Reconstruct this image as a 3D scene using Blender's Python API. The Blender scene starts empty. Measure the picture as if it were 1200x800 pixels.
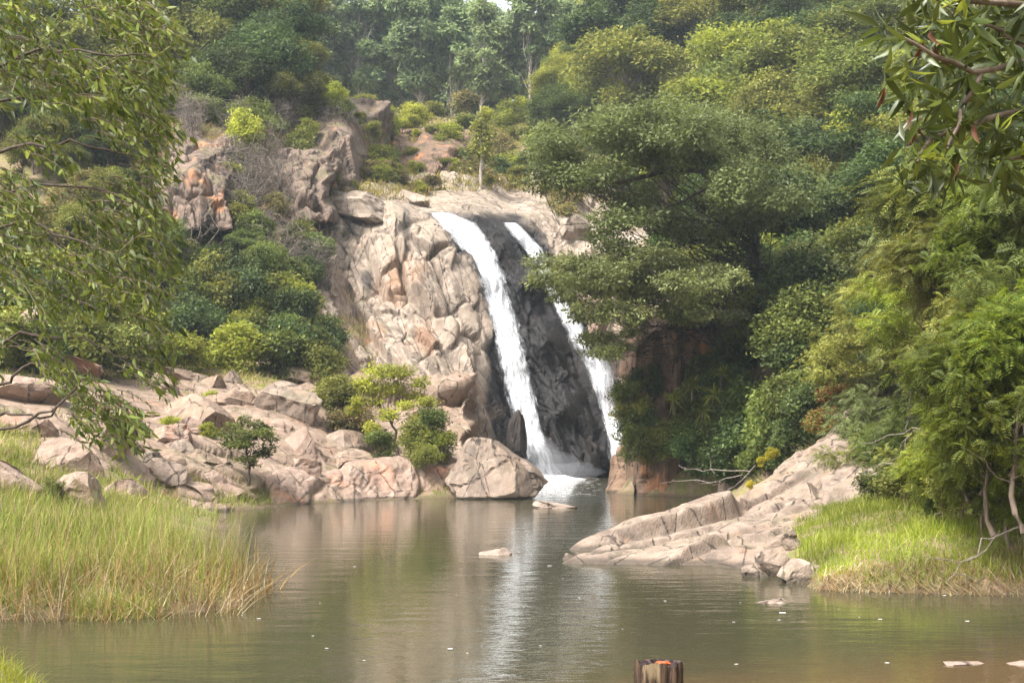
import bpy, math, random
import numpy as np

# ------------------------------------------------------------------ camera, sky, sun, exposure
scn = bpy.context.scene
COL = scn.collection
CAM_H, FPX, HOR = 3.0, 1667.0, 505.0          # eye height (m), focal length and horizon row of the 1200 px photograph
cam_d = bpy.data.cameras.new('camera')
cam = bpy.data.objects.new('camera', cam_d)
COL.objects.link(cam)
cam.location = (0, 0, CAM_H)
cam.rotation_euler = (math.radians(90), 0, 0)
cam_d.sensor_width = 36.0
cam_d.lens = 36.0 * FPX / 1200.0
cam_d.shift_y = (HOR - 400.0) / 1200.0
cam_d.clip_start = 0.1
cam_d.clip_end = 5000
scn.camera = cam

SUN_EL, SUN_AZ = math.radians(56), math.radians(-128)   # azimuth from +Y, clockwise
world = bpy.data.worlds.new('World')
scn.world = world
world.use_nodes = True
wn, wl = world.node_tree.nodes, world.node_tree.links
sky = wn.new('ShaderNodeTexSky')
sky.sky_type = 'NISHITA'
sky.sun_disc = False
sky.sun_elevation = SUN_EL
sky.sun_rotation = SUN_AZ
sky.air_density = 1.0
sky.dust_density = 6.0
sky.ozone_density = 1.0
hsv = wn.new('ShaderNodeHueSaturation')
hsv.inputs['Saturation'].default_value = 0.22
wl.new(sky.outputs['Color'], hsv.inputs['Color'])
wl.new(hsv.outputs['Color'], wn['Background'].inputs['Color'])
wn['Background'].inputs['Strength'].default_value = 0.15

sun_d = bpy.data.lights.new('sun', 'SUN')
sun_d.energy = 2.6
sun_d.angle = math.radians(14)
sun_d.color = (1.0, 0.965, 0.93)
sun = bpy.data.objects.new('sun', sun_d)
COL.objects.link(sun)
sun.rotation_euler = (math.radians(90) - SUN_EL, 0, math.pi - SUN_AZ)

scn.view_settings.view_transform = 'Standard'
scn.view_settings.look = 'None'
scn.view_settings.exposure = 1.52
scn.view_settings.gamma = 1.0
scn.view_settings.use_curve_mapping = False
scn.cycles.max_bounces = 5
scn.cycles.diffuse_bounces = 2
scn.cycles.glossy_bounces = 2
scn.cycles.transmission_bounces = 4
scn.cycles.transparent_max_bounces = 16
scn.cycles.volume_bounces = 0
scn.cycles.use_denoising = True
scn.cycles.denoising_prefilter = 'NONE'
scn.cycles.sample_clamp_indirect = 6

rng = np.random.default_rng(7)
random.seed(7)


def W(px, py, D):
    """world point seen at photograph pixel (px, py) at depth D"""
    px, py, D = np.asarray(px, float), np.asarray(py, float), np.asarray(D, float)
    return np.stack(np.broadcast_arrays((px - 600) * D / FPX, D, CAM_H + (HOR - py) * D / FPX), -1)


# ------------------------------------------------------------------ numpy noise
def _hash(ix, iy, iz, seed):
    h = (ix.astype(np.int64) * 374761393 + iy.astype(np.int64) * 668265263
         + iz.astype(np.int64) * 2147483647 + seed * 974634757) & 0xffffffff
    h = ((h ^ (h >> 13)) * 1274126177) & 0xffffffff
    h = ((h ^ (h >> 16)) * 2246822519) & 0xffffffff
    return ((h ^ (h >> 15)) & 0xffffff) / float(0x1000000)


def vnoise(p, seed=0):
    i = np.floor(p); f = p - i; f = f * f * (3 - 2 * f)
    out = 0
    for a in (0, 1):
        for b in (0, 1):
            for c in (0, 1):
                w = (f[:, 0] if a else 1 - f[:, 0]) * (f[:, 1] if b else 1 - f[:, 1]) * (f[:, 2] if c else 1 - f[:, 2])
                out = out + w * _hash(i[:, 0] + a, i[:, 1] + b, i[:, 2] + c, seed)
    return out * 2 - 1


def fbm(p, octv=4, seed=0):
    s, a, out = 1.0, 1.0, 0
    for k in range(octv):
        out = out + a * vnoise(p * s + 13.7 * k, seed + k)
        s *= 2.03; a *= 0.5
    return out


def worley(p, seed):
    i = np.floor(p)
    n = len(p)
    f1 = np.full(n, 9.0); f2 = np.full(n, 9.0); cid = np.zeros(n); cen = np.zeros((n, 3))
    for a in (-1, 0, 1):
        for b in (-1, 0, 1):
            for c in (-1, 0, 1):
                x, y, z = i[:, 0] + a, i[:, 1] + b, i[:, 2] + c
                q = np.stack([x + _hash(x, y, z, seed), y + _hash(x, y, z, seed + 1), z + _hash(x, y, z, seed + 2)], -1)
                d = np.sqrt(((q - p) ** 2).sum(1))
                m = d < f1
                f2 = np.where(m, f1, np.minimum(f2, d))
                cid = np.where(m, _hash(x, y, z, seed + 3), cid)
                cen = np.where(m[:, None], q, cen)
                f1 = np.where(m, d, f1)
    return f1, f2, cid, cen


def blocky(p, scale, amp, seed, stretch=(1, 1, 1), crack=0.6, tilt=0.85, warp=0.13, soft=0.0):
    """jointed-rock relief: tilted facets per cell with open joints between them"""
    q = p / (np.array(scale) * np.array(stretch))
    q = q + warp * np.stack([fbm(q * 1.3 + 5 * k, 2, seed + 40 + k) for k in range(3)], -1)
    f1, f2, cid, cen = worley(q, seed)
    g = np.stack([np.modf(cid * 91.7)[0], np.modf(cid * 57.3)[0], np.modf(cid * 33.1)[0]], -1) * 2 - 1
    d = (cid * 2 - 1) * 0.6 + tilt * ((q - cen) * g).sum(1)
    if soft: d = d * sstep(0, soft, f2 - f1)
    return amp * (d - crack * np.exp(-((f2 - f1) / 0.045) ** 2))


def rbf(ctrl, vals):
    ctrl = np.asarray(ctrl, float); vals = np.asarray(vals, float)
    A = np.sqrt(((ctrl[:, None] - ctrl[None]) ** 2).sum(-1) + 1e-3)
    n = len(ctrl)
    B = np.zeros((n + 1, n + 1)); B[:n, :n] = A; B[:n, n] = B[n, :n] = 1
    w = np.linalg.solve(B, np.append(vals, 0))

    def ev(q):
        q = np.asarray(q, float)
        out = np.empty(len(q))
        for s in range(0, len(q), 20000):
            d = np.sqrt(((q[s:s + 20000, None] - ctrl[None]) ** 2).sum(-1) + 1e-3)
            out[s:s + 20000] = d @ w[:n] + w[n]
        return out
    return ev


def sstep(a, b, x):
    t = np.clip((x - a) / (b - a), 0, 1)
    return t * t * (3 - 2 * t)


# ------------------------------------------------------------------ mesh helpers
def mesh_np(name, V, F, smooth=False):
    V = np.ascontiguousarray(V, dtype=np.float32).reshape(-1, 3)
    F = np.ascontiguousarray(F, dtype=np.int32)
    m = bpy.data.meshes.new(name)
    n, k = F.shape
    m.vertices.add(len(V)); m.vertices.foreach_set('co', V.ravel())
    m.loops.add(n * k); m.loops.foreach_set('vertex_index', F.ravel())
    m.polygons.add(n)
    m.polygons.foreach_set('loop_start', np.arange(0, n * k, k, dtype=np.int32))
    m.polygons.foreach_set('use_smooth', np.full(n, smooth, dtype=bool))
    m.update(calc_edges=True)
    return m


def fattr(mesh, name, vals):
    a = mesh.attributes.new(name, 'FLOAT', 'POINT')
    a.data.foreach_set('value', np.ascontiguousarray(vals, dtype=np.float32))


def grid_faces(nu, nv):
    i, j = np.meshgrid(np.arange(nu - 1), np.arange(nv - 1), indexing='ij')
    a = i * nv + j
    return np.stack([a, a + nv, a + nv + 1, a + 1], -1).reshape(-1, 4)


def grid_normals(P):
    du = np.gradient(P, axis=0); dv = np.gradient(P, axis=1)
    n = np.cross(du, dv)
    return n / (np.linalg.norm(n, axis=-1, keepdims=True) + 1e-9)


def relax(P, shape, it=2, k=0.5):
    P = P.reshape(*shape, 3).copy()
    for _ in range(it):
        a = P.copy()
        a[1:-1, 1:-1] = (1 - k) * P[1:-1, 1:-1] + k * 0.25 * (P[:-2, 1:-1] + P[2:, 1:-1] + P[1:-1, :-2] + P[1:-1, 2:])
        P = a
    return P.reshape(-1, 3)


def unit(a): return a / (np.linalg.norm(a, axis=-1, keepdims=True) + 1e-9)


class MB:
    """collects tubes and quads into one mesh"""
    def __init__(s): s.V = []; s.F = []; s.n = 0

    def add(s, V, F):
        V = np.asarray(V, float).reshape(-1, 3)
        s.V.append(V); s.F.append(np.asarray(F, int) + s.n); s.n += len(V)

    def tube(s, pts, rad, k=6):
        pts = np.asarray(pts, float); n = len(pts)
        rad = np.broadcast_to(np.asarray(rad, float), (n,))
        t = np.gradient(pts, axis=0); t /= np.linalg.norm(t, axis=1, keepdims=True) + 1e-9
        ref = np.where(np.abs(t[:, 2:3]) > 0.9, np.array([[1., 0, 0]]), np.array([[0, 0, 1.]]))
        a = np.cross(t, ref); a /= np.linalg.norm(a, axis=1, keepdims=True) + 1e-9
        b = np.cross(t, a)
        th = np.arange(k) * 2 * np.pi / k
        V = pts[:, None] + rad[:, None, None] * (np.cos(th)[None, :, None] * a[:, None] + np.sin(th)[None, :, None] * b[:, None])
        i, j = np.meshgrid(np.arange(n - 1), np.arange(k), indexing='ij')
        j2 = (j + 1) % k
        F = np.stack([i * k + j, i * k + j2, (i + 1) * k + j2, (i + 1) * k + j], -1).reshape(-1, 4)
        s.add(V, F)

    def mesh(s, name, smooth=True, off=(0, 0, 0)):
        return mesh_np(name, np.concatenate(s.V) - np.asarray(off), np.concatenate(s.F), smooth)


def tag(o, label=None, cat=None, group=None, kind=None):
    if label: o['label'] = label
    if cat: o['category'] = cat
    if group: o['group'] = group
    if kind: o['kind'] = kind
    return o


def obj(name, mesh, mat, parent=None, loc=None):
    o = bpy.data.objects.new(name, mesh)
    COL.objects.link(o)
    if parent is not None: o.parent = parent
    if loc is not None: o.location = loc
    if mat is not None:
        if len(mesh.materials) == 0: mesh.materials.append(mat)
        elif mesh.materials[0] != mat:
            o.material_slots[0].link = 'OBJECT'; o.material_slots[0].material = mat
    return o


def empty(name, loc, rz=0, sc=1.0, label=None, cat=None, group=None):
    o = bpy.data.objects.new(name, None)
    COL.objects.link(o)
    o.empty_display_size = 0.2
    o.location = tuple(float(v) for v in loc); o.rotation_euler = (0, 0, rz)
    o.scale = (sc, sc, sc) if np.isscalar(sc) else sc
    return tag(o, label, cat, group)


# ------------------------------------------------------------------ materials
class NT:
    def __init__(s, name):
        s.m = bpy.data.materials.new(name); s.m.use_nodes = True
        s.t = s.m.node_tree; s.n = s.t.nodes; s.l = s.t.links
        s.n.clear(); s.out = s.n.new('ShaderNodeOutputMaterial')

    def N(s, typ, **kw):
        n = s.n.new('ShaderNode' + typ)
        for k, v in kw.items():
            if hasattr(n, k) and k not in ('inputs',): setattr(n, k, v)
        return n

    def set(s, sock, v):
        if hasattr(v, 'is_output') or isinstance(v, bpy.types.NodeSocket): s.l.new(v, sock)
        else: sock.default_value = v

    def noise(s, vec, scale, detail=4, rough=0.55, out='Fac'):
        n = s.N('TexNoise'); s.set(n.inputs['Vector'], vec)
        n.inputs['Scale'].default_value = scale; n.inputs['Detail'].default_value = detail
        n.inputs['Roughness'].default_value = rough
        return n.outputs[out]

    def mapping(s, vec, scale=(1, 1, 1), rot=(0, 0, 0)):
        n = s.N('Mapping'); s.set(n.inputs['Vector'], vec)
        n.inputs['Scale'].default_value = scale; n.inputs['Rotation'].default_value = rot
        return n.outputs[0]

    def rng(s, v, a, b, c=0.0, d=1.0, smooth=True):
        n = s.N('MapRange'); n.interpolation_type = 'SMOOTHSTEP' if smooth else 'LINEAR'
        s.set(n.inputs['Value'], v)
        for k, x in zip(('From Min', 'From Max', 'To Min', 'To Max'), (a, b, c, d)): s.set(n.inputs[k], x)
        return n.outputs['Result']

    def mix(s, f, a, b, blend='MIX'):
        n = s.N('Mix', data_type='RGBA', blend_type=blend)
        s.set(n.inputs[0], f)
        for sock, v in ((n.inputs[6], a), (n.inputs[7], b)):
            s.set(sock, (*v, 1.0) if isinstance(v, tuple) and len(v) == 3 else v)
        return n.outputs[2]

    def math(s, op, a, b=0.5, clamp=False):
        n = s.N('Math', operation=op, use_clamp=clamp)
        s.set(n.inputs[0], a); s.set(n.inputs[1], b)
        return n.outputs[0]

    def attr(s, name):
        n = s.N('Attribute'); n.attribute_name = name
        return n.outputs['Fac']

    def pos(s): return s.N('NewGeometry').outputs['Position']

    def bsdf(s, col, rough=0.6, spec=0.4, bump=None, bstr=0.5, bdist=0.05):
        b = s.N('BsdfPrincipled')
        s.set(b.inputs['Base Color'], (*col, 1.0) if isinstance(col, tuple) and len(col) == 3 else col)
        s.set(b.inputs['Roughness'], rough)
        s.set(b.inputs['Specular IOR Level'], spec)
        if bump is not None:
            n = s.N('Bump'); n.inputs['Strength'].default_value = bstr; n.inputs['Distance'].default_value = bdist
            s.set(n.inputs['Height'], bump); s.l.new(n.outputs[0], b.inputs['Normal'])
        return b

    def done(s, sh):
        s.l.new(sh.outputs[0] if hasattr(sh, 'outputs') else sh, s.out.inputs['Surface'])
        return s.m


def rock_mat(name, light, mid, dark, red=(0.30, 0.13, 0.06), redness=0.25, stain=0.5, wet=False, sc=1.0, moss=0.0):
    light, mid, dark = (tuple((0.62 if 'rust' in name else 0.62 if 'jointed' in name else 0.56) * x * k for x, k in zip(c, (1.0, 0.975, 0.93))) for c in (light, mid, dark))
    t = NT(name)
    p = t.pos()
    big = t.noise(p, 0.35 * sc, 4)
    fine = t.noise(p, 2.6 * sc, 4, 0.68)
    grit = t.noise(p, 14 * sc, 2, 0.7)
    col = t.mix(t.rng(fine, 0.32, 0.68), mid, light)
    col = t.mix(t.rng(big, 0.42, 0.66, 0.0, 0.7), col, mid)
    # iron stain patches
    rs = t.noise(t.mapping(p, (0.9, 0.9, 0.35)), 0.55 * sc, 5, 0.6)
    col = t.mix(t.rng(rs, 0.54, 0.68, 0.0, redness), col, red)
    # run-off streaks, long in the vertical
    st = t.noise(t.mapping(p, (1.0, 1.0, 0.16)), 1.1 * sc, 5, 0.65)
    col = t.mix(t.rng(st, 0.50, 0.62, 0.0, stain), col, dark)
    blot = t.noise(t.mapping(p, (1.0, 1.0, 0.6)), 0.8 * sc, 4, 0.7)
    col = t.mix(t.rng(blot, 0.52, 0.60, 0.0, stain * 0.75), col, tuple(0.5 * (x + y) for x, y in zip(dark, mid)))
    # fine dark joints
    v = t.N('TexVoronoi', feature='DISTANCE_TO_EDGE')
    t.set(v.inputs['Vector'], t.mapping(p, (1.3, 1.0, 0.42), (0.15, -0.4, 0.2)))
    v.inputs['Scale'].default_value = 0.5 * sc
    v.inputs['Randomness'].default_value = 1.0
    jd = t.math('ADD', v.outputs['Distance'], t.math('MULTIPLY', t.math('SUBTRACT', fine, 0.5), 0.12))
    joint = t.rng(jd, 0.0, 0.02, 1.0, 0.0)
    col = t.mix(t.math('MULTIPLY', joint, 0.8), col, tuple(0.5 * x for x in dark))
    col = t.mix(t.rng(grit, 0.3, 0.7, 0.0, 0.35), col, t.mix(0.5, col, light))
    if moss:
        mo = t.noise(p, 0.8, 5, 0.7)
        nz = t.N('SeparateXYZ'); t.l.new(t.N('NewGeometry').outputs['Normal'], nz.inputs[0])
        mm = t.math('MULTIPLY', t.rng(mo, 0.5, 0.62, 0, moss), t.rng(nz.outputs[2], 0.25, 0.75))
        col = t.mix(mm, col, (0.10, 0.11, 0.035))
    # damp band at the waterline
    pz = t.N('SeparateXYZ'); t.l.new(p, pz.inputs[0])
    damp = t.rng(t.math('ADD', pz.outputs[2], t.math('MULTIPLY', fine, -0.12)), 0.0, 0.10, 0.15 if 'pool' in name else 0.75, 0.0)
    col = t.mix(damp, col, (0.035, 0.028, 0.02))
    rough = 0.82
    spec = 0.25
    if wet:
        w = t.attr('wet')
        wetc = t.mix(t.rng(fine, 0.3, 0.75), (0.004, 0.0035, 0.004), (0.020, 0.017, 0.015))
        wetc = t.mix(t.rng(big, 0.45, 0.65, 0, 0.6), wetc, (0.020, 0.015, 0.012))
        col = t.mix(w, col, wetc)
        r = t.attr('rust')
        col = t.mix(t.math('MULTIPLY', r, t.rng(st, 0.35, 0.6)), col, (0.34, 0.14, 0.05))
        rough = t.rng(w, 0, 1, 0.82, 0.6)
        spec = t.rng(w, 0, 1, 0.25, 0.2)
    h = t.math('ADD', t.math('MULTIPLY', fine, 0.7), t.math('MULTIPLY', grit, 0.25))
    h = t.math('SUBTRACT', h, t.math('MULTIPLY', joint, 0.35))
    return t.done(t.bsdf(col, rough, spec, h, 0.75, 0.16 / sc))


KEEP_GREEN = ('ridge grass', 'dry slope grass', 'tall river grass', 'dead straw', 'lush bank grass', 'yellow leaves', 'withered dark red leaves', 'reddish shrub leaves', 'vivid feathery leaves')


def leaf_mat(name, a, b, c=None, cfrac=0.0, trans=0.38, rough=0.55, spec=0.25, objvar=0.25):
    """a..b per leaf, a share cfrac of the leaves in colour c; every plant shifts a little"""
    gain = 1.0 if name in KEEP_GREEN or 'lance' in name else 2.7 if 'gum' in name else 1.28
    a, b = (tuple(gain * x * k for x, k in zip(q_, (1.09, 1.0, 0.70))) for q_ in (a, b))
    if c is not None: c = tuple(min(1.15, gain) * x for x in c)
    t = NT(name)
    g = t.N('NewGeometry')
    r = g.outputs['Random Per Island']
    col = t.mix(r, a, b)
    if c is not None:
        r2 = t.math('FRACT', t.math('MULTIPLY', r, 17.3))
        col = t.mix(t.math('LESS_THAN', r2, cfrac), col, c)
    oi = t.N('ObjectInfo')
    n = t.noise(g.outputs['Position'], 0.45, 3)
    v = t.math('ADD', t.math('MULTIPLY', oi.outputs['Random'], objvar * 2), 1 - objvar)
    v = t.math('MULTIPLY', v, t.rng(n, 0.3, 0.7, 0.62, 1.32))
    h = t.N('HueSaturation'); t.set(h.inputs['Color'], col); t.set(h.inputs['Value'], v)
    t.set(h.inputs['Hue'], t.math('ADD', 0.488, t.math('MULTIPLY', t.math('FRACT', t.math('MULTIPLY', oi.outputs['Random'], 7.7)), 0.024)))
    pb = t.bsdf(h.outputs[0], rough, spec)
    tr = t.N('BsdfTranslucent')
    h2 = t.N('HueSaturation'); t.set(h2.inputs['Color'], h.outputs[0]); h2.inputs['Value'].default_value = 1.3; h2.inputs['Hue'].default_value = 0.485
    t.l.new(h2.outputs[0], tr.inputs['Color'])
    mx = t.N('MixShader'); mx.inputs[0].default_value = trans
    t.l.new(pb.outputs[0], mx.inputs[1]); t.l.new(tr.outputs[0], mx.inputs[2])
    return t.done(mx)


def bark_mat(name, a, b):
    t = NT(name)
    n = t.noise(t.mapping(t.pos(), (4, 4, 0.8)), 3.0, 5, 0.65)
    return t.done(t.bsdf(t.mix(t.rng(n, 0.3, 0.7), a, b), 0.9, 0.2, n, 0.6, 0.03))


M = {}
M['rock_cliff'] = rock_mat('pale jointed granite', (0.54, 0.455, 0.38), (0.37, 0.29, 0.225), (0.10, 0.075, 0.06), redness=0.22, stain=0.65, wet=True, moss=0.25)
M['rock_boulder'] = rock_mat('weathered boulder granite', (0.50, 0.385, 0.305), (0.34, 0.235, 0.17), (0.13, 0.095, 0.075), (0.34, 0.17, 0.10), redness=0.55, stain=0.4, moss=0.3)
M['rock_pink'] = rock_mat('pinkish bank granite', (0.50, 0.385, 0.315), (0.38, 0.26, 0.20), (0.17, 0.11, 0.085), (0.42, 0.19, 0.11), redness=0.7, stain=0.3, moss=0.15)
M['rock_grey'] = rock_mat('grey brown outcrop granite', (0.47, 0.375, 0.305), (0.31, 0.235, 0.185), (0.11, 0.088, 0.075), (0.30, 0.17, 0.10), redness=0.4, stain=0.55, sc=1.3, moss=0.2)
M['rock_rust'] = rock_mat('rust stained cliff rock', (0.33, 0.22, 0.15), (0.20, 0.125, 0.085), (0.05, 0.04, 0.035), (0.46, 0.17, 0.05), redness=0.9, stain=0.75, moss=0.3)
M['rock_stone'] = rock_mat('pale pool stone', (0.54, 0.44, 0.38), (0.42, 0.32, 0.26), (0.2, 0.14, 0.11), redness=0.2, stain=0.2)
M['rock_slope'] = rock_mat('dark overgrown cliff rock', (0.36, 0.27, 0.21), (0.22, 0.155, 0.12), (0.05, 0.042, 0.04), (0.40, 0.17, 0.07), redness=0.75, stain=0.85, moss=0.5)
M['rock_dark'] = rock_mat('dark wet rock', (0.10, 0.085, 0.075), (0.05, 0.043, 0.04), (0.015, 0.014, 0.014), redness=0.1, stain=0.6)

M['leaf_olive'] = leaf_mat('olive green leaves', (0.060, 0.082, 0.018), (0.135, 0.155, 0.036), (0.21, 0.20, 0.05), 0.12)
M['leaf_dark'] = leaf_mat('dark green leaves', (0.022, 0.042, 0.014), (0.055, 0.085, 0.028), (0.10, 0.13, 0.05), 0.08)
M['leaf_mid'] = leaf_mat('mid green leaves', (0.040, 0.068, 0.018), (0.098, 0.130, 0.034), (0.16, 0.18, 0.05), 0.10)
M['leaf_grey'] = leaf_mat('grey green leaves', (0.055, 0.074, 0.030), (0.110, 0.140, 0.060), (0.15, 0.17, 0.08), 0.12, rough=0.6, spec=0.25)
M['leaf_bright'] = leaf_mat('bright yellow green leaves', (0.10, 0.135, 0.020), (0.20, 0.235, 0.040), (0.27, 0.27, 0.05), 0.15, trans=0.45)
M['leaf_fern'] = leaf_mat('vivid feathery leaves', (0.07, 0.115, 0.014), (0.15, 0.20, 0.028), (0.22, 0.24, 0.03), 0.12, trans=0.45)
M['leaf_gum'] = leaf_mat('blue green gum leaves', (0.050, 0.078, 0.046), (0.090, 0.122, 0.070), (0.12, 0.14, 0.07), 0.1)
M['leaf_dry'] = leaf_mat('dry brownish leaves', (0.10, 0.085, 0.045), (0.185, 0.15, 0.08), (0.10, 0.12, 0.035), 0.3, trans=0.25, rough=0.8)
M['leaf_near'] = leaf_mat('long drooping leaves', (0.028, 0.052, 0.015), (0.088, 0.128, 0.028), (0.14, 0.17, 0.035), 0.12, trans=0.45, rough=0.45, spec=0.3)
M['leaf_lance'] = leaf_mat('glossy lance leaves', (0.035, 0.060, 0.016), (0.085, 0.115, 0.028), trans=0.35, rough=0.38, spec=0.45, objvar=0.35)
M['leaf_lance_new'] = leaf_mat('fresh lance leaves', (0.14, 0.19, 0.03), (0.20, 0.25, 0.04), trans=0.5, rough=0.3, spec=0.5, objvar=0.3)
M['leaf_wine'] = leaf_mat('withered dark red leaves', (0.060, 0.022, 0.018), (0.10, 0.04, 0.03), trans=0.2, rough=0.6)
M['leaf_yellow'] = leaf_mat('yellow leaves', (0.26, 0.25, 0.03), (0.40, 0.36, 0.05), trans=0.4)
M['leaf_rusty'] = leaf_mat('reddish shrub leaves', (0.20, 0.12, 0.04), (0.30, 0.17, 0.06), (0.14, 0.17, 0.04), 0.45)
M['grass_dry'] = leaf_mat('dry slope grass', (0.26, 0.21, 0.09), (0.17, 0.19, 0.05), (0.36, 0.29, 0.13), 0.3, trans=0.35, rough=0.8, spec=0.15, objvar=0)
M['grass_reed'] = leaf_mat('tall river grass', (0.12, 0.18, 0.035), (0.22, 0.25, 0.065), (0.33, 0.25, 0.12), 0.24, trans=0.4, rough=0.6, spec=0.25, objvar=0)
M['grass_ridge'] = leaf_mat('ridge grass', (0.20, 0.20, 0.05), (0.30, 0.26, 0.08), (0.13, 0.17, 0.03), 0.3, trans=0.35, rough=0.8, spec=0.15, objvar=0)
M['grass_straw'] = leaf_mat('dead straw', (0.27, 0.195, 0.105), (0.19, 0.13, 0.075), (0.36, 0.29, 0.17), 0.3, trans=0.25, rough=0.85, spec=0.1, objvar=0)
M['grass_lush'] = leaf_mat('lush bank grass', (0.13, 0.19, 0.022), (0.25, 0.30, 0.045), (0.34, 0.32, 0.10), 0.12, trans=0.45, rough=0.6, spec=0.25, objvar=0)
M['bark_pale'] = bark_mat('pale gum bark', (0.27, 0.235, 0.20), (0.40, 0.36, 0.31))
M['bark_brown'] = bark_mat('brown bark', (0.09, 0.065, 0.048), (0.19, 0.145, 0.11))
M['bark_dark'] = bark_mat('dark bark', (0.04, 0.03, 0.024), (0.09, 0.07, 0.055))
M['bark_grey'] = bark_mat('bleached dead wood', (0.13, 0.105, 0.085), (0.25, 0.21, 0.175))


def ground_mat():
    t = NT('grassy soil and rock')
    p = t.pos()
    n1 = t.noise(p, 0.22, 5); n2 = t.noise(p, 1.6, 5, 0.65); n3 = t.noise(p, 9, 3)
    grass = t.mix(t.rng(n1, 0.4, 0.62), (0.13, 0.14, 0.04), (0.22, 0.19, 0.08))
    grass = t.mix(t.rng(n3, 0.35, 0.65, 0, 0.6), grass, (0.09, 0.095, 0.03))
    soil = t.mix(t.rng(n2, 0.35, 0.7), (0.13, 0.09, 0.058), (0.22, 0.16, 0.105))
    rock = t.mix(t.rng(n2, 0.3, 0.7), (0.18, 0.125, 0.09), (0.31, 0.24, 0.19))
    st = t.noise(t.mapping(p, (1, 1, 0.15)), 0.9, 5, 0.65)
    rock = t.mix(t.rng(st, 0.50, 0.64, 0, 0.85), rock, (0.06, 0.048, 0.042))
    rr = t.noise(t.mapping(p, (1, 1, 0.4)), 0.35, 4)
    rock = t.mix(t.rng(rr, 0.55, 0.66, 0, 0.8), rock, (0.42, 0.17, 0.06))
    nz = t.N('SeparateXYZ'); t.l.new(t.N('NewGeometry').outputs['Normal'], nz.inputs[0])
    slope = t.math('ADD', nz.outputs[2], t.math('MULTIPLY', t.math('SUBTRACT', n2, 0.5), 0.5))
    col = t.mix(t.rng(n2, 0.4, 0.6), grass, soil)
    col = t.mix(t.rng(slope, 0.50, 0.72), rock, col)
    # the bed and the wet margin of the pool
    z = t.N('SeparateXYZ'); t.l.new(p, z.inputs[0])
    col = t.mix(t.rng(z.outputs[2], 0.0, 0.25, 0.8, 0.0), col, (0.085, 0.06, 0.04))
    h = t.math('ADD', n2, t.math('MULTIPLY', n3, 0.4))
    return t.done(t.bsdf(col, 0.9, 0.15, h, 0.8, 0.15))


M['ground'] = ground_mat()


def water_mat():
    t = NT('pool water')
    p = t.pos()
    w1 = t.noise(t.mapping(p, (0.55, 1.3, 1)), 1.1, 3, 0.5)
    w2 = t.noise(t.mapping(p, (0.7, 1.5, 1)), 4.2, 3, 0.55)
    w3 = t.noise(t.mapping(p, (0.8, 1.4, 1)), 15.0, 2, 0.5)
    xyz = t.N('SeparateXYZ'); t.l.new(p, xyz.inputs[0])
    # livelier towards the plunge pool
    churn = t.rng(xyz.outputs[1], 50, 88, 0.0, 1.0)
    calm = t.noise(t.mapping(p, (0.10, 0.035, 1)), 1.0, 3, 0.6)
    amp = t.math('ADD', t.rng(calm, 0.38, 0.64, 0.45, 1.25), t.math('MULTIPLY', churn, 4.0))
    h = t.math('ADD', t.math('MULTIPLY', w1, 0.55), t.math('MULTIPLY', w2, 0.16))
    h = t.math('ADD', h, t.math('MULTIPLY', w3, 0.035))
    h = t.math('MULTIPLY', h, amp)
    bp = t.N('Bump'); bp.inputs['Strength'].default_value = 0.36; bp.inputs['Distance'].default_value = 0.10
    t.set(bp.inputs['Height'], h)
    fr = t.N('Fresnel'); fr.inputs['IOR'].default_value = 1.33; t.l.new(bp.outputs[0], fr.inputs['Normal'])
    # silty water, browner over the sandy shallows of the near shore
    sh = t.math('ADD', t.math('SUBTRACT', 22.0, xyz.outputs[1]), t.math('MULTIPLY', xyz.outputs[0], 0.55))
    sh = t.math('ADD', sh, t.math('MULTIPLY', t.math('SUBTRACT', t.noise(p, 0.6, 4), 0.5), 3.0))
    murk = t.mix(t.noise(p, 0.12, 3), (0.050, 0.043, 0.024), (0.038, 0.039, 0.020))
    murk = t.mix(t.rng(sh, 4.0, 8.0), murk, (0.085, 0.056, 0.028))
    d = t.N('BsdfDiffuse'); t.set(d.inputs['Color'], murk)
    g = t.N('BsdfGlossy'); g.inputs['Roughness'].default_value = 0.035; g.inputs['Color'].default_value = (0.95, 0.95, 0.95, 1)
    t.l.new(bp.outputs[0], g.inputs['Normal'])
    mx = t.N('MixShader'); t.set(mx.inputs[0], fr.outputs[0])
    t.l.new(d.outputs[0], mx.inputs[1]); t.l.new(g.outputs[0], mx.inputs[2])
    return t.done(mx)


M['water'] = water_mat()


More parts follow.
